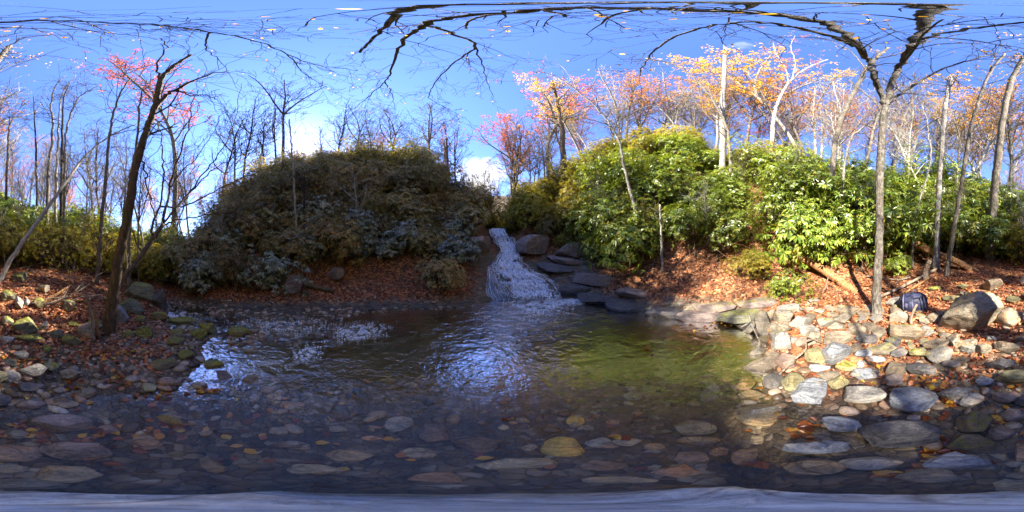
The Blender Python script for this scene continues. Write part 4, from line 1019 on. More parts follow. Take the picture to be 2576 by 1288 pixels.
def crown(tips, n, size, rng, spread, mat, parent, origin, name='crown', flat=.6):
    tips = np.array(tips)
    k = rng.integers(0, len(tips), n)
    p = tips[k] + rng.normal(0, spread, (n, 3))
    V, F = leaf_quads(p[:, 0], p[:, 1], p[:, 2], rng.uniform(size * .6, size * 1.3, n), rng, flat)
    return mesh_obj(name, V - origin, F, mat, parent, smooth=False)
_ts = [1000]
def jitter(pts, amp, rng):
    pts = pts.copy(); pts[1:-1] += rng.normal(0, amp, pts[1:-1].shape); return pts
def tree(name, label, cat, path, r0, r1, bark, limbs=(), twigs=8, tl=1.0, depth=1, tstart=.35, rmin=.005, leaf=None, nleaf=0, lsize=.09, lspread=.06, hd=None, group=None, up=.05, limb_tw=None, nub=0, topcap=True, sides=10, merge=False):
    """path: [(X, Y, factor of the base distance)]; limbs: ([points], r0, r1[, twigs])"""
    _ts[0] += 1; rng = np.random.default_rng(_ts[0])
    if hd is None:
        b = ray_ground(path[0][0], path[0][1]); hd = math.hypot(b[0], b[1])
    else:
        b = G(path[0][0], hd)
    pts = [b - (0, 0, .12)] + [P(X, Y, hd * f) for X, Y, f in path[1:]]
    tp = jitter(cr_curve(pts, 7), .012 * hd / 5, rng)
    root = empty(name, b, label, cat, group)
    mb = MB()
    m = len(tp); rad = np.linspace(r0, r1, m) * (1 + .35 * np.exp(-np.arange(m) / 1.6)) * (1 + rng.normal(0, .03, m))
    mb.tube(tp, rad, sides)
    br = mb if merge else MB(); tips = []
    for L in limbs:
        lp = [q if isinstance(q, np.ndarray) else P(q[0], q[1], hd * q[2]) for q in L[0]]
        cv = jitter(cr_curve(lp, 6), .02, rng)
        rl = np.maximum(np.linspace(L[1], L[2], len(cv)), rmin)
        br.tube(cv, rl, 7 if L[1] > .03 else 5)
        along(br, cv, L[1], L[2], L[3] if len(L) > 3 else 6, tl * .8 if limb_tw is None else limb_tw, rng, tips, depth, rmin, .2, up)
    if twigs: along(br, tp, r0, r1, twigs, tl, rng, tips, depth, rmin, tstart, up)
    for k in range(nub):
        i = int(rng.uniform(.45, .99) * (m - 1)); a = rng.uniform(0, 6.28); L = rng.uniform(.25, .95)
        dd = np.array((math.cos(a), math.sin(a), rng.uniform(-.35, .2)))
        br.tube(np.array([tp[i], tp[i] + dd * L * .5, tp[i] + dd * L + (0, 0, -.05)]), [.034, .02, .007], 4)
    mesh_obj('trunk', mb.arr() - b, mb.f, bark, root)
    if br.n and not merge: mesh_obj('branches', br.arr() - b, br.f, bark, root)
    if leaf is not None and tips: crown(tips, nleaf, lsize, rng, lspread, leaf, root, b)
    return root

# the big forked tree whose limbs arch over the camera
tree('forked_tree', 'tall lichen speckled tree on the right shore whose forks arch overhead', 'tree',
     [(2204, 792, 1), (2206, 720, 1), (2212, 600, .99), (2214, 450, .98), (2220, 325, .97), (2227, 264, .96)], .108, .078, M['bark_lichen'], twigs=0,
     limbs=[
      ([(2227, 266, .96), (2215, 230, .9), (2195, 180, .75), P(2190, 160, 2.8), OH(2165, 125, 7.1), OH(2125, 85, 7.6), OH(2070, 58, 8.1), OH(1932, 37, 8.5), OH(1700, 24, 8.8), OH(1540, 20, 9.0), OH(1288, 31, 9.1), OH(1110, 48, 9.2), OH(1068, 64, 9.2)], .075, .05, 16),
      ([OH(1068, 64, 9.2), OH(1030, 88, 9.2), OH(1000, 130, 9.1), OH(980, 185, 9.0), OH(968, 206, 8.9), OH(930, 240, 8.8), OH(893, 272, 8.6)], .048, .012, 12),
      ([OH(968, 206, 8.9), OH(985, 236, 8.9), OH(993, 275, 8.8)], .026, .008, 5),
      ([OH(1068, 66, 9.2), OH(1100, 70, 9.3), OH(1150, 90, 9.3), OH(1193, 112, 9.2), OH(1180, 132, 9.1), OH(1120, 180, 8.8), OH(1090, 215, 8.7), OH(1076, 246, 8.5)], .042, .016, 12),
      ([OH(1193, 112, 9.2), OH(1212, 160, 9.0), OH(1225, 205, 8.8), OH(1242, 245, 8.6)], .024, .008, 6),
      ([OH(1076, 246, 8.5), OH(1120, 270, 8.4), OH(1188, 312, 8.2)], .016, .006, 4),
      ([(2227, 266, .96), (2240, 220, .9), (2255, 180, .8), (2272, 152, .7), P(2300, 105, 1.85), OH(2312, 82, 7.6), OH(2328, 52, 8.2), OH(2335, 26, 8.8), OH(2330, 12, 9.3), OH(1700, 8, 9.6), OH(1100, 16, 9.6), OH(1000, 30, 9.6), OH(988, 45, 9.5), OH(945, 92, 9.4), OH(905, 133, 9.2)], .08, .03, 16),
      ([(2227, 270, .96), (2245, 250, .95), (2300, 215, .92), (2380, 170, .85), (2450, 148, .8), (2520, 132, .8), (2590, 120, .8)], .05, .016, 12),
      ([OH(2290, 120, 6.4), OH(2340, 92, 7.6), OH(2430, 74, 8.4), OH(2576, 56, 9.0), OH(2700, 52, 9.3), OH(2856, 57, 9.5), OH(2996, 65, 9.6), OH(3106, 80, 9.6), OH(3216, 102, 9.6), OH(3296, 135, 9.4), OH(3376, 165, 9.3), OH(3476, 178, 9.0)], .05, .014, 26),
      ([OH(3106, 80, 9.6), OH(3092, 120, 9.3), OH(3136, 160, 9.0), OH(3176, 230, 8.8)], .022, .006, 8),
      ([OH(3296, 135, 9.4), OH(3336, 180, 9.0), OH(3396, 220, 8.7), OH(3456, 255, 8.3)], .02, .006, 8),
      ([OH(2576, 70, 9.2), OH(2676, 72, 9.4), OH(2876, 85, 9.6), OH(2976, 100, 9.7)], .03, .008, 8),
      ([OH(2150, 118, 7.2), OH(2060, 82, 7.4), OH(1940, 58, 7.6), OH(1840, 58, 7.8), OH(1740, 78, 7.8), OH(1660, 118, 7.4), OH(1618, 160, 7.0), OH(1612, 190, 6.8)], .045, .012, 12),
     ], tl=.8, rmin=.006, leaf=M['leaf_gold'], nleaf=170, lsize=.09, lspread=.05, depth=2, up=.0, limb_tw=1.6)
tree('leaning_tree', 'grey lichened tree leaning right behind the big forked tree', 'tree',
     [(2078, 420, 1), (2102, 350, 1), (2132, 265, .95), (2157, 215, .9), (2177, 178, .85), (2202, 148, .78), (2235, 120, .7)], .15, .07, M['bark_grey'], hd=7.4, twigs=8, tstart=.6, tl=1.3,
     limbs=[([(2202, 148, .78), (2260, 135, .72), (2350, 100, .62), (2450, 82, .5), (2576, 72, .42)], .05, .012, 10),
            ([(2177, 178, .85), (2140, 130, .75), (2080, 100, .65), (2000, 85, .55)], .035, .01, 8)], leaf=M['leaf_gold'], nleaf=90, lsize=.11)
tree('leaning_tree', 'pale thin trunk slanting up to the right behind the tall green bush', 'tree',
     [(2108, 430, 1), (2132, 370, 1), (2165, 325, .97), (2210, 290, .95), (2260, 255, .93)], .075, .03, M['bark_pale'], hd=7.6, twigs=6, tl=1.2)
tree('straight_tree', 'straight pale grey trunk standing behind the fallen log', 'tree',
     [(2354, 622, 1), (2358, 560, 1), (2367, 400, .99), (2375, 300, .98), (2384, 230, .96), (2392, 190, .95)], .14, .1, M['bark_pale'], hd=6.6, twigs=10, tstart=.8, tl=1.6, leaf=M['leaf_gold'], nleaf=150, lsize=.12)
tree('curving_tree', 'slender grey tree curving right behind the huge boulder', 'tree',
     [(2380, 692, 1), (2392, 620, 1), (2417, 475, .98), (2437, 350, .95), (2462, 250, .92), (2487, 190, .88), (2527, 135, .8)], .1, .05, M['bark_grey'], twigs=9, tstart=.7, tl=1.5,
     limbs=[([(2487, 190, .88), (2500, 150, .85), (2530, 105, .75)], .035, .01, 6), ([(2462, 250, .92), (2520, 195, .9), (2570, 170, .88)], .035, .01, 6)], leaf=M['leaf_gold'], nleaf=90, lsize=.11)
tree('thick_tree', 'thickest grey trunk at the right edge of the photo', 'tree',
     [(2492, 640, 1), (2502, 475, .99), (2512, 390, .98), (2522, 310, .97), (2545, 200, .94), (2576, 145, .88), (2600, 115, .8)], .22, .12, M['bark_grey'], hd=7.6, twigs=8, tstart=.75, tl=1.8,
     limbs=[([(2600, 115, .8), (2640, 95, .6), (2720, 88, .5), (2800, 95, .5)], .05, .012, 8), ([(2545, 200, .94), (2600, 165, .9), (2680, 140, .85), (2760, 150, .85)], .05, .012, 10)], leaf=M['leaf_gold'], nleaf=110, lsize=.11)
tree('white_sapling', 'bent white sapling between the forked tree and the straight trunk', 'tree',
     [(2292, 575, 1), (2306, 530, 1), (2325, 470, 1), (2342, 400, .98), (2338, 350, .97), (2330, 300, .95), (2318, 265, .93)], .045, .02, M['bark_white'], hd=6.8, twigs=9, tstart=.5, tl=.9, merge=True)
tree('white_tree', 'white barked tree curving right above the green hillside', 'tree',
     [(1937, 345, 1), (1945, 305, 1), (1957, 258, .98), (1982, 210, .95), (2022, 176, .9), (2082, 150, .85)], .16, .06, M['bark_white'], hd=11.5, twigs=8, tstart=.5, tl=2.0,
     limbs=[([(1982, 212, .95), (1978, 180, .95), (1955, 140, .9), (1945, 110, .85)], .06, .02, 8), ([(1990, 205, .95), (2000, 160, .92), (1990, 120, .88), (2000, 90, .8)], .05, .015, 8)], leaf=M['leaf_pink'], nleaf=900, lsize=.1, lspread=.09)
tree('dead_snag', 'tall pale dead snag with broken top and stub branches on the green hill', 'dead tree',
     [(1820, 440, 1), (1818, 350, 1), (1818, 280, .99), (1822, 190, .97), (1825, 120, .95)], .23, .13, M['bark_pale'], hd=10.0, twigs=0, nub=46, merge=True,
     limbs=[([(1824, 135, .95), (1822, 118, .95), (1818, 106, .94)], .05, .01, 0)])
tree('arching_tree', 'dark limbed bare tree arching left in front of the pale snag', 'tree',
     [(1842, 420, 1), (1832, 345, 1), (1803, 270, .97), (1763, 215, .93), (1718, 175, .88), (1658, 152, .82), (1578, 150, .78)], .11, .02, M['bark_grey'], hd=9.2, twigs=14, tstart=.25, tl=1.8,
     limbs=[([(1810, 285, .98), (1790, 240, .95), (1770, 190, .9), (1740, 160, .85)], .04, .01, 8), ([(1828, 330, .99), (1790, 300, .97), (1740, 250, .95), (1690, 232, .9)], .04, .01, 8), ([(1763, 215, .93), (1720, 200, .9), (1650, 205, .85), (1600, 230, .82)], .035, .01, 8)])
tree('dead_snag', 'dark dead snag with short top beside the red maple', 'dead tree',
     [(1420, 395, 1), (1415, 340, 1), (1408, 300, .99), (1400, 250, .98), (1391, 204, .97)], .25, .12, M['bark_brown'], hd=12.5, twigs=14, tstart=.3, tl=1.5, nub=30, depth=1, merge=True)
tree('leaning_tree', 'slim pale trunk bending left out of the sunlit rhododendrons', 'tree',
     [(1615, 598, 1), (1600, 540, 1), (1585, 480, .99), (1570, 420, .98), (1560, 360, .97), (1543, 328, .96), (1513, 285, .94), (1453, 230, .9), (1383, 186, .85), (1340, 180, .82)], .085, .02, M['bark_pale'], hd=7.2, twigs=18, tstart=.45, tl=1.5,
     limbs=[([(1510, 285, .94), (1500, 250, .93), (1490, 230, .92), (1500, 190, .9)], .03, .008, 6), ([(1530, 315, .95), (1480, 300, .93), (1440, 300, .92), (1390, 290, .9)], .03, .008, 8), ([(1453, 230, .9), (1440, 200, .88), (1400, 160, .84), (1340, 150, .8)], .025, .008, 8)])
tree('thin_sapling', 'thin upright stem rising from the leaf bank amid rhododendron', 'tree',
     [(1666, 622, 1), (1663, 580, 1), (1660, 515, .99)], .05, .035, M['bark_pale'], hd=6.3, twigs=4, tl=.6, tstart=.5)
# left bank
tree('leaning_tree', 'big brown mossy tree leaning right on the left bank', 'tree',
     [(272, 838, 1), (280, 779, 1), (290, 700, .99), (305, 620, .98), (322, 540, .97), (340, 430, .95), (365, 340, .92), (390, 270, .89), (405, 200, .85), (430, 172, .82), (480, 138, .76)], .125, .03, M['bark_brown'], twigs=8, tstart=.55, tl=1.0,
     limbs=[([(378, 300, .9), (410, 245, .88), (445, 224, .86), (490, 200, .83), (575, 178, .8)], .05, .014, 9), ([(352, 390, .94), (365, 430, .93), (372, 470, .93), (395, 570, .94)], .02, .01, 4), ([(405, 200, .85), (395, 160, .82), (420, 120, .76), (400, 95, .7)], .025, .008, 6),
            ([(445, 224, .86), (480, 240, .86), (520, 238, .85), (545, 250, .85)], .02, .008, 6)])
tree('leaning_tree', 'thin dark stem rising close beside the big leaning left tree', 'tree',
     [(322, 560, 1), (332, 450, .99), (345, 350, .98), (352, 260, .96), (360, 220, .95)], .06, .025, M['bark_grey'], hd=5.2, twigs=10, tstart=.4, tl=1.2)
tree('spreading_tree', 'low spreading bare tree sending many thin limbs right over the creek', 'tree',
     [(258, 780, 1), (300, 719, 1.02), (340, 664, 1.06), (382, 605, 1.12), (412, 565, 1.18)], .075, .05, M['bark_brown'], hd=3.5, twigs=3, tl=.9,
     limbs=[([(382, 605, 1.12), (385, 560, 1.12), (408, 500, 1.14), (410, 420, 1.14), (405, 350, 1.12), (395, 300, 1.1)], .035, .012, 10),
            ([(412, 565, 1.18), (425, 475, 1.2), (450, 390, 1.22), (475, 315, 1.2), (482, 260, 1.18), (500, 225, 1.15)], .035, .01, 14),
            ([(405, 520, 1.2), (470, 515, 1.3), (550, 475, 1.4), (615, 445, 1.5), (680, 420, 1.55)], .03, .008, 12),
            ([(412, 565, 1.18), (450, 552, 1.25), (525, 540, 1.35), (600, 540, 1.4), (660, 575, 1.45)], .025, .008, 10),
            ([(412, 560, 1.18), (470, 490, 1.3), (520, 425, 1.35), (560, 370, 1.35), (590, 300, 1.3), (607, 210, 1.2)], .03, .008, 14),
            ([(430, 540, 1.2), (500, 460, 1.35), (560, 410, 1.4), (640, 380, 1.5), (720, 340, 1.6)], .025, .008, 12),
            ([(425, 475, 1.2), (460, 430, 1.25), (490, 400, 1.3), (540, 330, 1.3), (560, 280, 1.25)], .022, .007, 12)], limb_tw=1.0, rmin=.005)
tree('leaning_tree', 'pale slanting trunk crossing the left edge of the woods', 'tree',
     [(-8, 715, 1), (20, 665, 1), (50, 620, 1), (100, 550, 1.02), (165, 460, 1.06), (200, 410, 1.1), (245, 365, 1.14), (290, 335, 1.18), (345, 312, 1.2)], .085, .025, M['bark_white'], hd=5.0, twigs=7, tstart=.6, tl=1.2)
for lab, path, r0, hd, bk, tw in [
    ('dark broken topped trunk in the left woods', [(95, 545, 1), (92, 450, 1), (88, 330, 1), (84, 240, 1)], .11, 10.5, 'bark_dark', 4),
    ('tall bare tree with a kinked pale trunk in the left woods', [(117, 510, 1), (122, 430, 1), (130, 370, 1), (133, 300, .99), (127, 270, .99), (138, 220, .98), (165, 190, .95)], .12, 9.5, 'bark_grey', 14),
    ('upright bare trunk just right of the kinked pale trunk', [(140, 510, 1), (142, 420, 1), (146, 340, 1), (150, 285, .99), (155, 240, .98), (190, 190, .93)], .09, 9.8, 'bark_pale', 14),
    ('straight dark bare tree at the middle of the left woods group', [(152, 540, 1), (155, 420, 1), (157, 330, 1), (160, 255, .99), (175, 205, .96)], .11, 9.2, 'bark_dark', 14),
    ('bare tree forking right at the edge of the left woods group', [(160, 520, 1), (163, 400, 1), (167, 330, 1), (185, 270, .98), (205, 240, .95), (250, 215, .9)], .09, 9.0, 'bark_grey', 14),
    ('slender bare tree leaning right between slanting trunk and big left tree', [(243, 705, 1), (252, 600, 1), (265, 450, 1), (276, 340, 1), (285, 290, 1), (300, 240, .98), (330, 195, .95)], .075, 5.4, 'bark_grey', 16),
    ('thin bare tree near the left edge of the photo', [(12, 480, 1), (20, 380, 1), (24, 300, 1), (22, 296, 1)], .1, 9.6, 'bark_brown', 12)]:
    tree('bare_tree', lab, 'tree', path, r0, .028, M[bk], hd=hd, twigs=tw, tstart=.5, tl=2.2, depth=2, rmin=.008, merge=tw < 6)
# shaded slope
tree('bare_tree', 'pale slim trunk standing in front of the dark slope below the sun', 'tree',
     [(750, 645, 1), (744, 560, 1), (740, 455, 1), (735, 380, 1), (728, 300, .98)], .055, .035, M['bark_pale'], hd=7.6, twigs=16, tstart=.6, tl=1.8, depth=2, rmin=.007)
tree('bare_tree', 'dark trunk close beside the slim pale trunk on the shaded slope', 'tree',
     [(768, 640, 1), (766, 580, 1), (764, 520, 1), (765, 465, 1)], .07, .045, M['bark_dark'], hd=8.0, twigs=16, tstart=.65, tl=1.8, depth=2, rmin=.007)
tree('bare_tree', 'lone bare tree with an orange tuft right of the shaded ridge', 'tree',
     [(1128, 445, 1), (1126, 400, 1), (1122, 350, 1), (1117, 305, .99)], .17, .04, M['bark_brown'], hd=17, twigs=26, tstart=.15, tl=2.4, depth=1, rmin=.012, leaf=M['leaf_pink'], nleaf=260, lsize=.13, lspread=.1)

# ---- forest trees: one of each kind, then copies with their parts
def forest_proto(name, bark, leaf, nleaf, seed, H_=12.0, low=.4, forks=2, lean=.08, ntw=26):
    rng = np.random.default_rng(seed)
    root = empty(name, (0, 0, -50), 'forest tree', 'tree')
    tips = []
    p = [np.zeros(3)]; d = np.array((rng.normal(0, lean), rng.normal(0, lean), 1.0))
    for i in range(7):
        d = unit(d + np.array((rng.normal(0, .08), rng.normal(0, .08), .03)))
        p.append(p[-1] + d * H_ / 7.6)
    tp = cr_curve(p, 4); m = len(tp)
    tm = MB(); tm.tube(tp, np.linspace(.115, .025, m) * (1 + .3 * np.exp(-np.arange(m) / 2)), 7)
    mesh_obj('trunk', tm.arr(), tm.f, bark, root)
    br = MB()
    for k in range(forks):
        i = int(rng.uniform(low, .65) * m); a = unit(np.array((rng.normal(), rng.normal(), 1.6)))
        q = grow(br, tp[i], a, H_ * .38, .07, 0, rng, tips, .014, .09, .12, n=7)
        along(br, q, .06, .02, 8, H_ * .15, rng, tips, 1, .012, .25, .1)
    along(br, tp, .12, .03, ntw, H_ * .2, rng, tips, 2, .012, low, .1, (.45, .95), (2, 4))
    mesh_obj('branches', br.arr(), br.f, bark, root)
    if leaf is not None: crown(tips, int(nleaf * 1.5), .09, rng, .075, leaf, root, np.zeros(3))
    return root
FP = {}
for kind, nm, bk, lf, nl, sd in [('bare', 'bare_tree', 'bark_grey', None, 0, (1, 2, 3)), ('dark', 'bare_tree', 'bark_dark', None, 0, (4, 5)), ('white', 'bare_tree', 'bark_white', None, 0, (6, 7)),
                                 ('orange', 'autumn_tree', 'bark_grey', 'leaf_orange', 1800, (8, 9)), ('pink', 'autumn_tree', 'bark_pale', 'leaf_pink', 1100, (10, 11)),
                                 ('gold', 'autumn_tree', 'bark_pale', 'leaf_gold', 1900, (12, 13)), ('red', 'maple_tree', 'bark_grey', 'leaf_red', 1500, (14, 15))]:
    FP[kind] = [forest_proto(nm, M[bk], M[lf] if lf else None, nl, s) for s in sd]
used = set()
def forest(kind, X, r, Ytop, label, group, rng, wide=1.0):
    pr = FP[kind][int(rng.integers(len(FP[kind])))]
    if pr.name in used: o = copy_thing(pr)
    else: o = pr; used.add(pr.name)
    b = G(X, r)
    h = max(CAM_H + r * math.tan(el(Ytop)) - b[2], 3.0)
    s = h / 11.5
    o.location = (b[0], b[1], b[2] - .15)
    o.scale = (s * rng.uniform(.85, 1.1) * wide,) * 2 + (s,)
    o.rotation_euler = (0, 0, rng.uniform(0, 6.28))
    tag(o, label, 'tree', group)
CN = {'bare': 'bare grey tree', 'dark': 'bare dark tree', 'white': 'bare white stemmed tree', 'orange': 'orange leaved tree', 'pink': 'salmon pink leaved tree', 'gold': 'golden leaved tree', 'red': 'red maple'}
rngF = np.random.default_rng(99)
def sector(X0, X1, n, r0, r1, Y0, Y1, kinds, where, group):
    for i in range(n):
        k = str(rngF.choice(list(kinds)))
        k = {'b': 'bare', 'd': 'dark', 'w': 'white', 'o': 'orange', 'p': 'pink', 'g': 'gold', 'r': 'red'}[k]
        X = X0 + (X1 - X0) * (i + rngF.random()) / n
        forest(k, X % W, rngF.uniform(r0, r1), rngF.uniform(Y0, Y1), CN[k] + ' ' + where, group, rngF)
def one(kind, X, r, Yt, label, wide=1.0): forest(kind, X, r, Yt, label, None, rngF, wide)
one('red', 432, 15, 185, 'bright red maple behind the big leaning left tree', .85)
one('red', 1383, 15.5, 208, 'red crowned maple behind the dark snag')
one('red', 1292, 17, 265, 'slender red maple at the right side of the valley', .6)
one('gold', 1478, 15, 235, 'golden tree right of the dark snag')
one('orange', 1625, 17, 205, 'broad orange crowned tree topping the green hill')
one('orange', 1570, 17, 225, 'orange crowned tree above the bending pale trunk')
one('gold', 2045, 15, 185, 'yellow crowned tree behind the white barked tree')
one('pink', 2095, 14, 265, 'salmon red tree behind the leaning lichened tree')
one('gold', 2405, 13, 240, 'bright yellow tree right of the straight pale trunk')
one('orange', 2330, 14, 250, 'orange tree behind the bent white sapling')
one('gold', 1790, 15, 215, 'golden tree behind the arching dark limbs')
one('red', 1905, 15.5, 275, 'small red tree right of the tall pale snag')
one('dark', 716, 18.2, 205, 'big bare fan shaped tree beside the sun')
one('dark', 690, 18, 255, 'bare fan shaped tree left of the sun')
one('red', 938, 19, 330, 'small reddish tree on the shaded ridge')
sector(1400, 1560, 7, 15, 20, 225, 290, 'obwgr', 'on top of the sunlit hill, left part', 'trees on the sunlit hilltop')
sector(1560, 1950, 14, 14.5, 21, 200, 275, 'oobwwwbp', 'on top of the sunlit hill', 'trees on the sunlit hilltop')
sector(1950, 2250, 16, 12, 22, 195, 300, 'oopbwwgb', 'in the woods behind the leaning trees', 'trees behind the right shore')
sector(2250, 2576, 20, 10, 24, 200, 340, 'ogpbwwbbw', 'in the woods behind the boulders', 'trees behind the right shore')
sector(0, 330, 17, 12, 24, 320, 430, 'bbdwbbp', 'in the left woods', 'trees in the left woods')
for i, X in enumerate([15, 48, 72, 105, 170, 205, 225, 268, 350, 372, 400, 448]):
    forest('bare' if i % 3 else 'white', X, 6.3 + 1.1 * (i % 4), 470 - 37 * (i % 5), 'thin bare sapling in the undergrowth of the left woods', 'thin saplings in the left woods', rngF, .7)
sector(330, 560, 5, 12, 22, 350, 450, 'bbdbop', 'beyond the spreading left tree', 'trees in the left woods')
sector(0, 560, 16, 22, 34, 400, 480, 'oprbgp', 'far back in the left woods', 'trees in the left woods')
sector(560, 680, 5, 15.5, 19, 270, 350, 'dddb', 'on the left end of the shaded ridge', 'bare trees on the shaded ridge')
sector(780, 1090, 10, 17, 20, 262, 335, 'ddddbb', 'on the shaded ridge', 'bare trees on the shaded ridge')
sector(1060, 1170, 5, 18, 26, 320, 390, 'dbdb', 'at the right end of the shaded ridge', 'bare trees on the shaded ridge')
for i, (X, Y) in enumerate([(612, 440), (655, 520), (880, 455), (905, 430), (962, 470), (1005, 520), (1045, 470), (832, 530), (1085, 560), (560, 560)]):
    forest('white' if i % 2 else 'bare', X, 8.2 + 1.6 * (i % 3), Y, 'thin pale stem rising out of the shaded slope', 'thin stems on the shaded slope', rngF)
for i, (X, Y) in enumerate([(1530, 430), (1690, 390), (1735, 420), (1780, 470), (1870, 380), (1905, 400), (1990, 360), (2030, 420), (2120, 470), (2165, 430), (2260, 450), (2300, 480), (2400, 430), (2545, 440)]):
    forest('white' if i % 2 else 'bare', X, 7.6 + 1.7 * (i % 3), Y, 'thin pale stem rising through the sunlit rhododendrons', 'thin stems among the sunlit rhododendrons', rngF)
sector(1172, 1262, 10, 20, 38, 410, 440, 'bdbwb', 'upstream in the valley', 'bare trees in the valley')
sector(1262, 1390, 9, 14, 22, 290, 370, 'bdrbob', 'right of the valley mouth', 'trees right of the valley')
for k in FP:
    for o in FP[k]:
        if o.name not in used:
            for ch in list(o.children): bpy.data.objects.remove(ch)
            bpy.data.objects.remove(o)

# ---------------------------------------------------------------- rhododendrons and other shrubs
def whorl_leaves(c, axis, n, L, wd, rng, droop):
    """n oblong leaves round a shoot tip"""
    axis = unit(axis); u = unit(np.cross(axis, rng.normal(size=3))); w = np.cross(axis, u)
    V = []; F = []
    ph = rng.uniform(0, 6.28)
    for i in range(n):
        a = ph + 2 * math.pi * i / n + rng.normal(0, .15)
        o_ = math.cos(a) * u + math.sin(a) * w
        d = unit(o_ + axis * rng.uniform(-.1, .5) - UP * droop * rng.uniform(.5, 1.3))
        s = unit(np.cross(d, axis)); nn = np.cross(s, d)
        l = L * rng.uniform(.75, 1.2); b = c + d * l * .12
        m1, m2, t = c + d * l * .5 + nn * l * .05, c + d * l * .78 + nn * l * .02, c + d * l - UP * l * .1
        k = len(V)
        V += [b, m1 + s * wd, m2 + s * wd * .8, t, m2 - s * wd * .8, m1 - s * wd]
        F += [(k, k + 1, k + 2, k + 3), (k, k + 3, k + 4, k + 5)]
    return V, F
def shrub_proto(name, mat, seed, nw, L, nl, droop, R0=(1.3, 1.3, 1.25), lobes=6, bark='bark_brown'):
    rng = np.random.default_rng(seed)
    root = empty(name, (0, 0, -60), 'rhododendron shrub', 'shrub')
    cs = [np.array((rng.normal(0, .42 * R0[0]), rng.normal(0, .42 * R0[1]), R0[2] * rng.uniform(.55, 1.25))) for i in range(lobes)]
    rs_ = [rng.uniform(.5, .85) * R0[0] for i in range(lobes)]
    mb = MB(); st = MB()
    for i in range(nw):
        k = int(rng.integers(lobes))
        d = rng.normal(size=3); d[2] = d[2] * .9 + .15; d = unit(d)
        rad = rs_[k] * (rng.uniform(.86, 1.06) if rng.random() < .8 else rng.uniform(.4, .85)) * (1 + .18 * math.sin(5 * d[0] + 3 * d[1] + k))
        c = cs[k] + d * rad * (1, 1, .85)
        if c[2] < .08: c[2] = rng.uniform(.08, .4)
        V, F = whorl_leaves(c, d * .8 + UP * .5, nl, L * rng.uniform(.8, 1.2), L * .14, rng, droop)
        mb.add(V, F)
        if rng.random() < .4:
            s0 = cs[k] * (.5, .5, .5)
            st.tube(np.array([s0, (s0 + c) / 2 + rng.normal(0, .06, 3), c]), [.012, .009, .005], 3, cap=False)
    for k in range(lobes):
        q = np.array([(rng.normal(0, .15), rng.normal(0, .15), -.3), cs[k] * (.5, .5, .5) + rng.normal(0, .08, 3), cs[k]])
        st.tube(cr_curve(q, 3), np.linspace(.035, .014, 7), 5)
    mesh_obj('stems', st.arr(), st.f, M[bark], root)
    mesh_obj('foliage', mb.arr(), mb.f, mat, root, smooth=False)
    return root
SP = {
 'rh': [shrub_proto('rhododendron', M['rhodo'], 61 + i, (640, 470, 360, 420)[i], (.14, .175, .21, .16)[i], 8, (.35, .55, .75, .5)[i], (1.3, 1.3, (1.2, 1.35, 1.3, 1.7)[i]), (6, 5, 7, 8)[i]) for i in range(4)],
 'dk': [shrub_proto('rhododendron', M['rhodo_lifted'], 71 + i, (820, 560, 420, 500)[i], (.12, .15, .19, .14)[i], 7, (.4, .6, .8, .5)[i], (1.3, 1.3, (1.15, 1.35, 1.3, 1.8)[i]), (6, 5, 7, 9)[i]) for i in range(4)],
 'ye': [shrub_proto('hillside_shrub', M['rhodo_yellow'], 81 + i, 760, .11, 7, .25) for i in range(2)],
 'si': [shrub_proto('rhododendron', M['rhodo_silver'], 95 + i, 330, .24, 8, 1.0) for i in range(2)],
 'br': [shrub_proto('twiggy_shrub', M['rhodo_yellow'], 91 + i, 240, .1, 6, .2) for i in range(1)],
}
usedS = set(); SPOTS = []
def shrub(kind, p, s, label, group, sz=None, rng=rngF, tilt=0):
    L = SP[kind]; pr = L[int(rng.integers(len(L)))]
    if pr.name in usedS: o = copy_thing(pr)
    else: o = pr; usedS.add(pr.name)
    o.location = (p[0], p[1], p[2] - .1)
    o.scale = (s, s, s if sz is None else sz)
    o.rotation_euler = (tilt * rng.normal(), tilt * rng.normal(), rng.uniform(0, 6.28))
    tag(o, label, 'shrub', group)
    SPOTS.append((p[0], p[1]))
    return o
def thicket(kind, X0, X1, r0, r1, n, s0, s1, label, group, gap=.9, zmin=-9):
    rng = np.random.default_rng(int(X0 * 7 + r0 * 10)); c = 0; tries = 0; s1 = s1 * (1.35 if r1 > 14 else 1.12)
    while c < n and tries < n * 40:
        tries += 1
        X = rng.uniform(X0, X1); r = math.sqrt(rng.uniform(r0 * r0, r1 * r1))
        p = G(X, r)
        s = rng.uniform(s0, s1) * ((.7 if 735 < X < 805 else .8) if 700 < X < 900 and r > 11.5 else 1)
        if p[2] < zmin or any((p[0] - a) ** 2 + (p[1] - b) ** 2 < (gap * s) ** 2 for a, b in SPOTS): continue
        if 1850 < X < 1960 and r < 9.3: continue
        if r < 10.8 and 1188 - 10 * max(0, 10 - r) < X < 1338 + 28 * max(0, 10.2 - r): continue
        if 10.8 <= r < 15 and 1206 < X < 1296: continue
        shrub(kind, p, s, label, group, rng=rng, tilt=.12); c += 1
def bush(kind, X, Yb, s, label, sz=None, hd=None):
    p = G(X, hd) if hd else ray_ground(X, Yb)
    shrub(kind, p, s, label, None, sz)
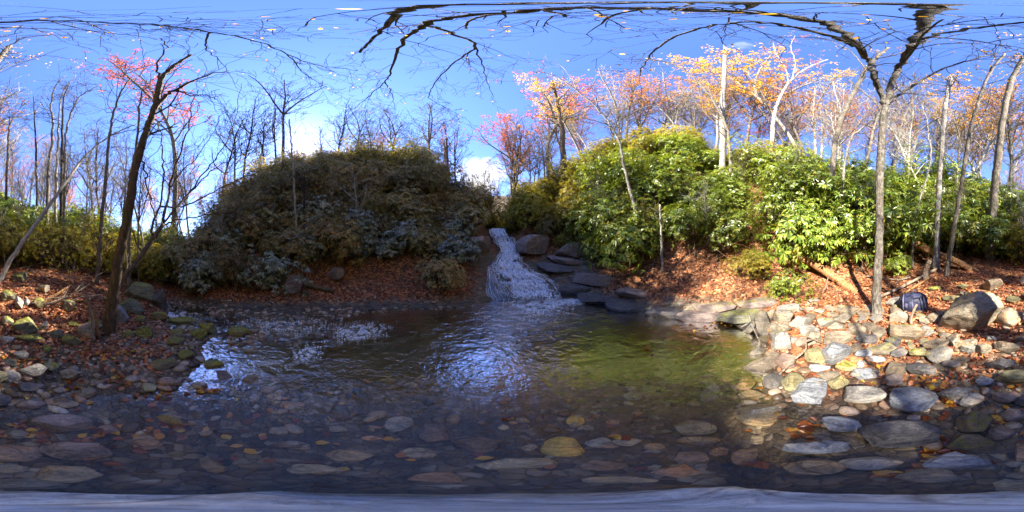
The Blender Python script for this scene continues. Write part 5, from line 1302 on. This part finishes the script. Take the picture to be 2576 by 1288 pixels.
# single bushes one can point at
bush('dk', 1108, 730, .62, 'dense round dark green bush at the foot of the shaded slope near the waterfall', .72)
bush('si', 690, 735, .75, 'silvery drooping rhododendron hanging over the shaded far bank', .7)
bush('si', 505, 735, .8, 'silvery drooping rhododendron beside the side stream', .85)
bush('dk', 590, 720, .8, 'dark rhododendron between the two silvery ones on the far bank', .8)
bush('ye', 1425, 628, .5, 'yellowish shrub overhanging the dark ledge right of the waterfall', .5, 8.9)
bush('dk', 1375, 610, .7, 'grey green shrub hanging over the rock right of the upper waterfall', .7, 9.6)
bush('rh', 1985, 752, .38, 'low rhododendron clump drooping over the bedrock above the shore pile', .42)
bush('ye', 1885, 695, .55, 'fine leaved green shrub low on the leaf bank below the brush', .5)
bush('rh', 1920, 690, .45, 'small rhododendron low on the leaf bank beside the fallen log', .45)
bush('rh', 2268, 690, .4, 'small rhododendron behind the forked tree trunk', .45)
bush('rh', 1520, 655, .75, 'glossy rhododendron at the left end of the sunlit bank', .8)
# sunlit side
thicket('rh', 1500, 1860, 6.9, 8.6, 13, .72, .95, 'glossy green rhododendron low on the sunlit hillside', 'rhododendrons low on the sunlit hillside', .62)
thicket('rh', 1860, 2200, 6.6, 8.2, 11, 1.0, 1.35, 'tall glossy rhododendron behind the right shore', 'tall rhododendrons behind the right shore', .6)
thicket('rh', 1480, 1950, 8.5, 11.5, 34, .8, 1.1, 'green rhododendron in the middle of the sunlit hillside', 'rhododendrons on the sunlit hillside', .62)
thicket('ye', 1440, 1960, 11, 14.5, 42, .6, 1.1, 'yellow green shrub near the top of the sunlit hillside', 'shrubs near the top of the sunlit hill', .62)
thicket('ye', 1300, 1500, 8.6, 14.5, 26, .75, 1.1, 'olive shrub on the slope right of the waterfall', 'shrubs right of the waterfall', .62)
thicket('rh', 1950, 2260, 8, 12.5, 22, .95, 1.35, 'green rhododendron behind the tall ones of the right shore', 'rhododendrons behind the right shore', .65)
thicket('rh', 2230, 2590, 7.6, 10, 20, .8, 1.1, 'green rhododendron in the woods behind the boulders', 'rhododendrons in the right woods', .7)
thicket('rh', 2230, 2590, 10, 15, 26, 1.1, 1.5, 'green rhododendron deep in the right woods', 'rhododendrons in the right woods', .8)
# left woods
thicket('ye', 0, 410, 6.6, 9, 22, .6, .85, 'small leaved green shrub at the front of the left woods', 'shrubs in the left woods', .75)
thicket('rh', 0, 430, 9, 14, 30, .85, 1.2, 'green rhododendron in the left woods', 'rhododendrons in the left woods', .85)
thicket('dk', 390, 560, 7.2, 13, 22, .7, 1.0, 'dark rhododendron beyond the side stream', 'rhododendrons beyond the side stream', .7)
thicket('ye', 0, 430, 7, 11, 14, .75, 1.05, 'taller small leaved green shrub in the left woods', 'shrubs in the left woods', .5)
thicket('br', 0, 420, 6, 10, 14, .8, 1.2, 'loose twiggy shrub in the undergrowth of the left woods', 'twiggy shrubs in the left woods', .3)
# shaded slope
thicket('si', 560, 1180, 7.4, 9.5, 11, .6, .85, 'silvery drooping rhododendron low on the shaded slope', 'rhododendrons on the shaded slope', .8)
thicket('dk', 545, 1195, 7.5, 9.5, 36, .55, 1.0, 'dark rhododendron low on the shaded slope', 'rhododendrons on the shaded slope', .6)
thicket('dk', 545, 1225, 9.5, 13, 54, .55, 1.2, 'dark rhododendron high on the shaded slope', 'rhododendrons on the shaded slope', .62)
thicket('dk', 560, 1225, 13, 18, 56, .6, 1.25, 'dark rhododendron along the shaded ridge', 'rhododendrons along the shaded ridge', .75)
thicket('br', 1480, 2230, 7, 14, 22, .8, 1.3, 'loose twiggy shrub among the rhododendrons of the sunlit hillside', 'twiggy shrubs on the sunlit hillside', .3)
thicket('br', 545, 1190, 8, 17, 26, .9, 1.5, 'loose twiggy shrub with sparse leaves on the shaded slope', 'twiggy shrubs on the shaded slope', .35)
thicket('ye', 1150, 1340, 10.9, 24, 26, .6, 1.0, 'shrub beside the upstream channel above the waterfall', 'shrubs beside the upstream channel', .7)
for L in SP.values():
    for o in L:
        if o.name not in usedS:
            for ch in list(o.children): bpy.data.objects.remove(ch)
            bpy.data.objects.remove(o)

# ---------------------------------------------------------------- logs, driftwood, brush
def log(name, label, pts, r0, r1, mat, cat='log', stubs=0, group=None, n=16, seed=3):
    rng = np.random.default_rng(seed)
    cv = cr_curve(pts, 16 if r0 > .06 else 8); m = len(cv); o0 = np.array(pts[0])
    mb = MB(); rad = np.linspace(r0, r1, m) * (1 + rng.normal(0, .05, m))
    mb.tube(cv, rad, n)
    v = mb.arr()
    if r0 > .06:
        cc = np.repeat(cv, n, 0); ang = np.tile(np.arange(n), m)
        v = cc + (v - cc) * (1 + .1 * np.sin(ang * 2.1 + seed) + rng.normal(0, .09, n)[ang] + .05 * rng.normal(size=len(v)))[:, None]
    else: v += rng.normal(0, r0 * .05, v.shape)
    o = mesh_obj(name, v, mb.f, mat, None, True, o0)
    tag(o, label, cat, group)
    for k in range(stubs):
        i = int(rng.uniform(.5, .98) * (m - 1)); s = MB()
        a = rng.uniform(0, 6.28); d = np.array((math.cos(a), math.sin(a), rng.uniform(-.9, .1))); L = rng.uniform(.15, .35)
        s.tube(np.array([cv[i], cv[i] + d * L * .5, cv[i] + d * L]), [.018, .013, .006], 5)
        mesh_obj('branch_stub', s.arr() - o0, s.f, mat, o)
    return o
def gp(X, Y, up=.06): return ray_ground(X, Y) + (0, 0, up)
log('fallen_log', 'thick orange brown fallen log slanting down to the shore pile', [P(2005, 640, 6.3), P(2060, 672, 5.9), P(2110, 705, 5.5), P(2156, 738, 5.1)], .13, .15, M['dead_wood'], stubs=5)
log('fallen_log', 'long fallen log lying behind the curving tree', [P(2300, 612, 7.0), P(2350, 636, 6.8), P(2410, 660, 6.5), P(2468, 694, 6.1)], .15, .12, M['dead_wood'], stubs=2, seed=4)
log('fallen_branch', 'long grey branch lying on leaves behind the backpack', [gp(2205, 758, .1), gp(2250, 740, .12), gp(2300, 716, .14), gp(2355, 690, .2)], .04, .05, M['grey_wood'], 'branch', 2, seed=5)
log('fallen_branch', 'thinner orange branch lying just under the long grey branch', [gp(2275, 742, .06), gp(2310, 722, .08), gp(2350, 700, .12)], .03, .03, M['dead_wood'], 'branch', seed=6)
log('fallen_branch', 'pale crooked branch on the leaves left of the broken stump', [gp(2180, 700, .08), gp(2220, 706, .1), gp(2260, 708, .06), gp(2290, 703, .08)], .035, .03, M['grey_wood'], 'branch', 1, seed=7)
b = gp(2330, 700, -.05)
log('tree_stump', 'short broken stump leaning right in front of the long log', [b, b + (.05, -.03, .3), P(2340, 655, math.hypot(b[0], b[1]) * .98)], .14, .09, M['grey_wood'], 'stump', 0, seed=8)
b = gp(2293, 815, -.05)
log('driftwood', 'rough upright piece of driftwood propped in front of the backpack', [b, b + (.0, .02, .2), P(2306, 765, math.hypot(b[0], b[1]) * 1.02)], .035, .025, M['grey_wood'], 'driftwood', 0, seed=9)
log('dead_stick', 'thin bare stick leaning at the pool corner by the grooved rock', [gp(1912, 862, .02), P(1897, 830, 2.95), P(1887, 804, 3.0), P(1882, 784, 3.02)], .012, .006, M['bark_white'], 'stick', 2, seed=10)
log('dead_stick', 'crooked stick lying across the shore pile rocks', [gp(1960, 955, .1), gp(1995, 925, .14), gp(2026, 906, .2), gp(2028, 885, .25), gp(2036, 868, .25)], .014, .01, M['grey_wood'], 'stick', 2, seed=11)
log('dead_stick', 'forked twig hanging over the bedrock left of the fallen log', [gp(2040, 775, .05), P(2060, 745, 4.6), P(2075, 725, 4.7), P(2090, 690, 4.9), P(2130, 690, 5.0)], .014, .006, M['grey_wood'], 'stick', 3, seed=12)
log('dead_stick', 'thin vine like root trailing across the shaded leaf bank', [gp(890, 702, .05), gp(930, 715, .05), gp(975, 722, .05), gp(1030, 724, .04), gp(1070, 722, .05)], .016, .01, M['grey_wood'], 'stick', 1, seed=13)
log('fallen_log', 'dark short log lying on the shaded bank under the silvery rhododendrons', [gp(765, 722, .08), gp(800, 730, .08), gp(840, 738, .08)], .1, .09, M['bark_brown'], stubs=0, seed=14)
log('dead_stick', 'thin straw coloured stick lying between two boulders in the shallows', [P(635, 990, 1.75), P(680, 972, 1.78), P(728, 952, 1.85)], .006, .004, M['grey_wood'], 'stick', 0, seed=15)
log('dead_stick', 'short twig poking from wet leaves in the shallows', [P(380, 998, 1.6), P(398, 980, 1.72), P(412, 964, 1.8)], .008, .004, M['grey_wood'], 'stick', 0, seed=16)
# driftwood tangle against the left tree
rngD = np.random.default_rng(31)
DW = [((110, 762), (172, 722), .05, .3, 'orange split driftwood limb sticking out of the left tangle'), ((236, 860), (218, 740), .035, .9, 'upright pale driftwood pole leaning left of the left tree base'),
      ((250, 850), (236, 770), .03, .7, 'short reddish driftwood stake next to the upright pale pole')]
for i, ((xa, ya), (xb, yb), r_, u_, lb) in enumerate(DW):
    a = ray_ground(xa, ya); hd_ = math.hypot(a[0], a[1])
    log('driftwood', lb, [a, (a + P(xb, yb, hd_ * 1.05)) / 2 + rngD.normal(0, .03, 3), P(xb, yb, hd_ * 1.05)], r_, r_ * .6, M['dead_wood'] if i != 1 else M['grey_wood'], 'driftwood', 0, 'driftwood against the left tree', 7, 40 + i)
for i in range(24):
    xa, ya = rngD.uniform(105, 275), rngD.uniform(705, 800)
    a = ray_ground(xa, ya) + (0, 0, rngD.uniform(.0, .25)); th = rngD.uniform(0, 6.28); L = rngD.uniform(.4, 1.1)
    d = np.array((math.cos(th), math.sin(th), rngD.uniform(-.1, .6)))
    log('driftwood', 'dead branch tangled in the driftwood heap left of the leaning tree', [a, a + d * L * .5 + rngD.normal(0, .06, 3), a + d * L + rngD.normal(0, .08, 3)], rngD.uniform(.012, .03), .008, M['grey_wood'] if i % 3 else M['dead_wood'], 'driftwood', 0, 'driftwood heap by the left tree', 6, 60 + i)
def brush(name, label, spots, n, rng, mat, rmax=.014, Lr=(.4, 1.2)):
    mb = MB(); t = []
    for i in range(n):
        X, Y, sx, sy = spots[int(rng.integers(len(spots)))]
        p = ray_ground(rng.normal(X, sx), rng.normal(Y, sy)) + (0, 0, rng.uniform(0, .35))
        th = rng.uniform(0, 6.28)
        grow(mb, p, np.array((math.cos(th), math.sin(th), rng.uniform(0, .9))), rng.uniform(*Lr), rng.uniform(.005, rmax), 1, rng, t, .004, .25, -.03, (1, 4))
    o = mb.build(name, mat)
    tag(o, label, kind='stuff')
brush('dead_brush', 'tangle of dead reddish branches on the bank below the tall rhododendrons', [(1900, 545, 24, 30), (1905, 590, 28, 30), (1915, 625, 40, 18), (1850, 650, 60, 15), (2080, 650, 40, 15)], 190, rngD, M['dead_wood'], .02, (.6, 1.5))
brush('twig_litter', 'fine bare twigs and vines along the foot of the woods', [(60, 650, 60, 25), (200, 690, 60, 25), (370, 690, 40, 25), (460, 640, 50, 20), (2430, 650, 60, 20), (2200, 690, 60, 15), (1600, 650, 80, 8)], 170, rngD, M['grey_wood'], .01, (.4, 1.5))
brush('twig_litter', 'bare hanging branches in front of the shaded slope', [(620, 600, 40, 40), (800, 560, 120, 60), (960, 520, 80, 60), (1080, 560, 60, 50)], 120, rngD, M['grey_wood'], .012, (.8, 2.0))

# ---------------------------------------------------------------- the backpack left on the shore
def backpack():
    p = ray_ground(2297, 776)
    hd = math.hypot(p[0], p[1]); s = hd * .19
    root = empty('backpack', p, 'dark navy backpack slumped on the leafy rocks behind driftwood', 'backpack')
    root.rotation_euler = (0, 0, -az(2297))
    def cloth(name, col):
        k = NT(name); g = k.n('NewGeometry')
        c = k.mix(k.noise(g.outputs['Position'], 12, 4), tuple(q * .6 for q in col), tuple(q * 1.4 for q in col))
        return k.out(k.pbsdf(c, .6, k.bump(k.noise(g.outputs['Position'], 20, 3), .5, .02), .4))
    navy, lav = cloth('navy_nylon', (.022, .025, .06)), cloth('lavender_nylon', (.1, .1, .17))
    v, f = ICO3; rng = np.random.default_rng(4)
    def lump(scale, off, sharp=.0, seed=0, fold=.05):
        q = v.copy()
        q = np.sign(q) * np.abs(q) ** (.85 - sharp)
        o3 = Vector((seed * 7.1, 3.3, 1.7))
        dn = np.array([noise.fractal(Vector(t) * 2.0 + o3, 1.0, 2.0, 3) for t in v])
        q = q * (1 + fold * dn)[:, None]
        q[:, 0] += -.25 * (q[:, 2] > 0) * q[:, 2] * -.4
        return q * scale * s + np.array(off) * s
    b = lump((.46, .34, .34), (0, 0, .2), .0, 1, .14); b[:, 2] = np.maximum(b[:, 2], -.05)
    mesh_obj('body', b, f, navy, root)
    mesh_obj('lid', lump((.26, .26, .1), (.08, -.03, .46), .0, 2, .14), f, navy, root)
    mesh_obj('front_pocket', lump((.16, .08, .11), (-.12, -.27, .2), .15, 3), f, lav, root)
    for dx in (-.3, -.02):
        m = MB(); m.tube(np.array([(dx * s, -.1 * s, .5 * s), ((dx - .01) * s, -.28 * s, .4 * s), (dx * s, -.36 * s, .22 * s), ((dx + .01) * s, -.35 * s, .06 * s)]), [.022 * s] * 4, 6)
        mesh_obj('strap', m.arr(), m.f, lav, root)
    m = MB(); m.tube(cr_curve([(-.02 * s, .05 * s, .5 * s), (.02 * s, .03 * s, .62 * s), (.12 * s, .03 * s, .63 * s), (.17 * s, .05 * s, .5 * s)], 5), [.018 * s] * 16, 6)
    mesh_obj('carry_loop', m.arr(), m.f, lav, root)
    for dx in (.16, .27):
        m = MB(); m.tube(np.array([(dx * s, -.12 * s, .55 * s), ((dx + .06) * s, -.3 * s, .42 * s), ((dx + .1) * s, -.34 * s, .2 * s), ((dx + .16) * s, -.32 * s, .0)]), [.02 * s] * 4, 6)
        mesh_obj('strap', m.arr(), m.f, navy, root)
backpack()
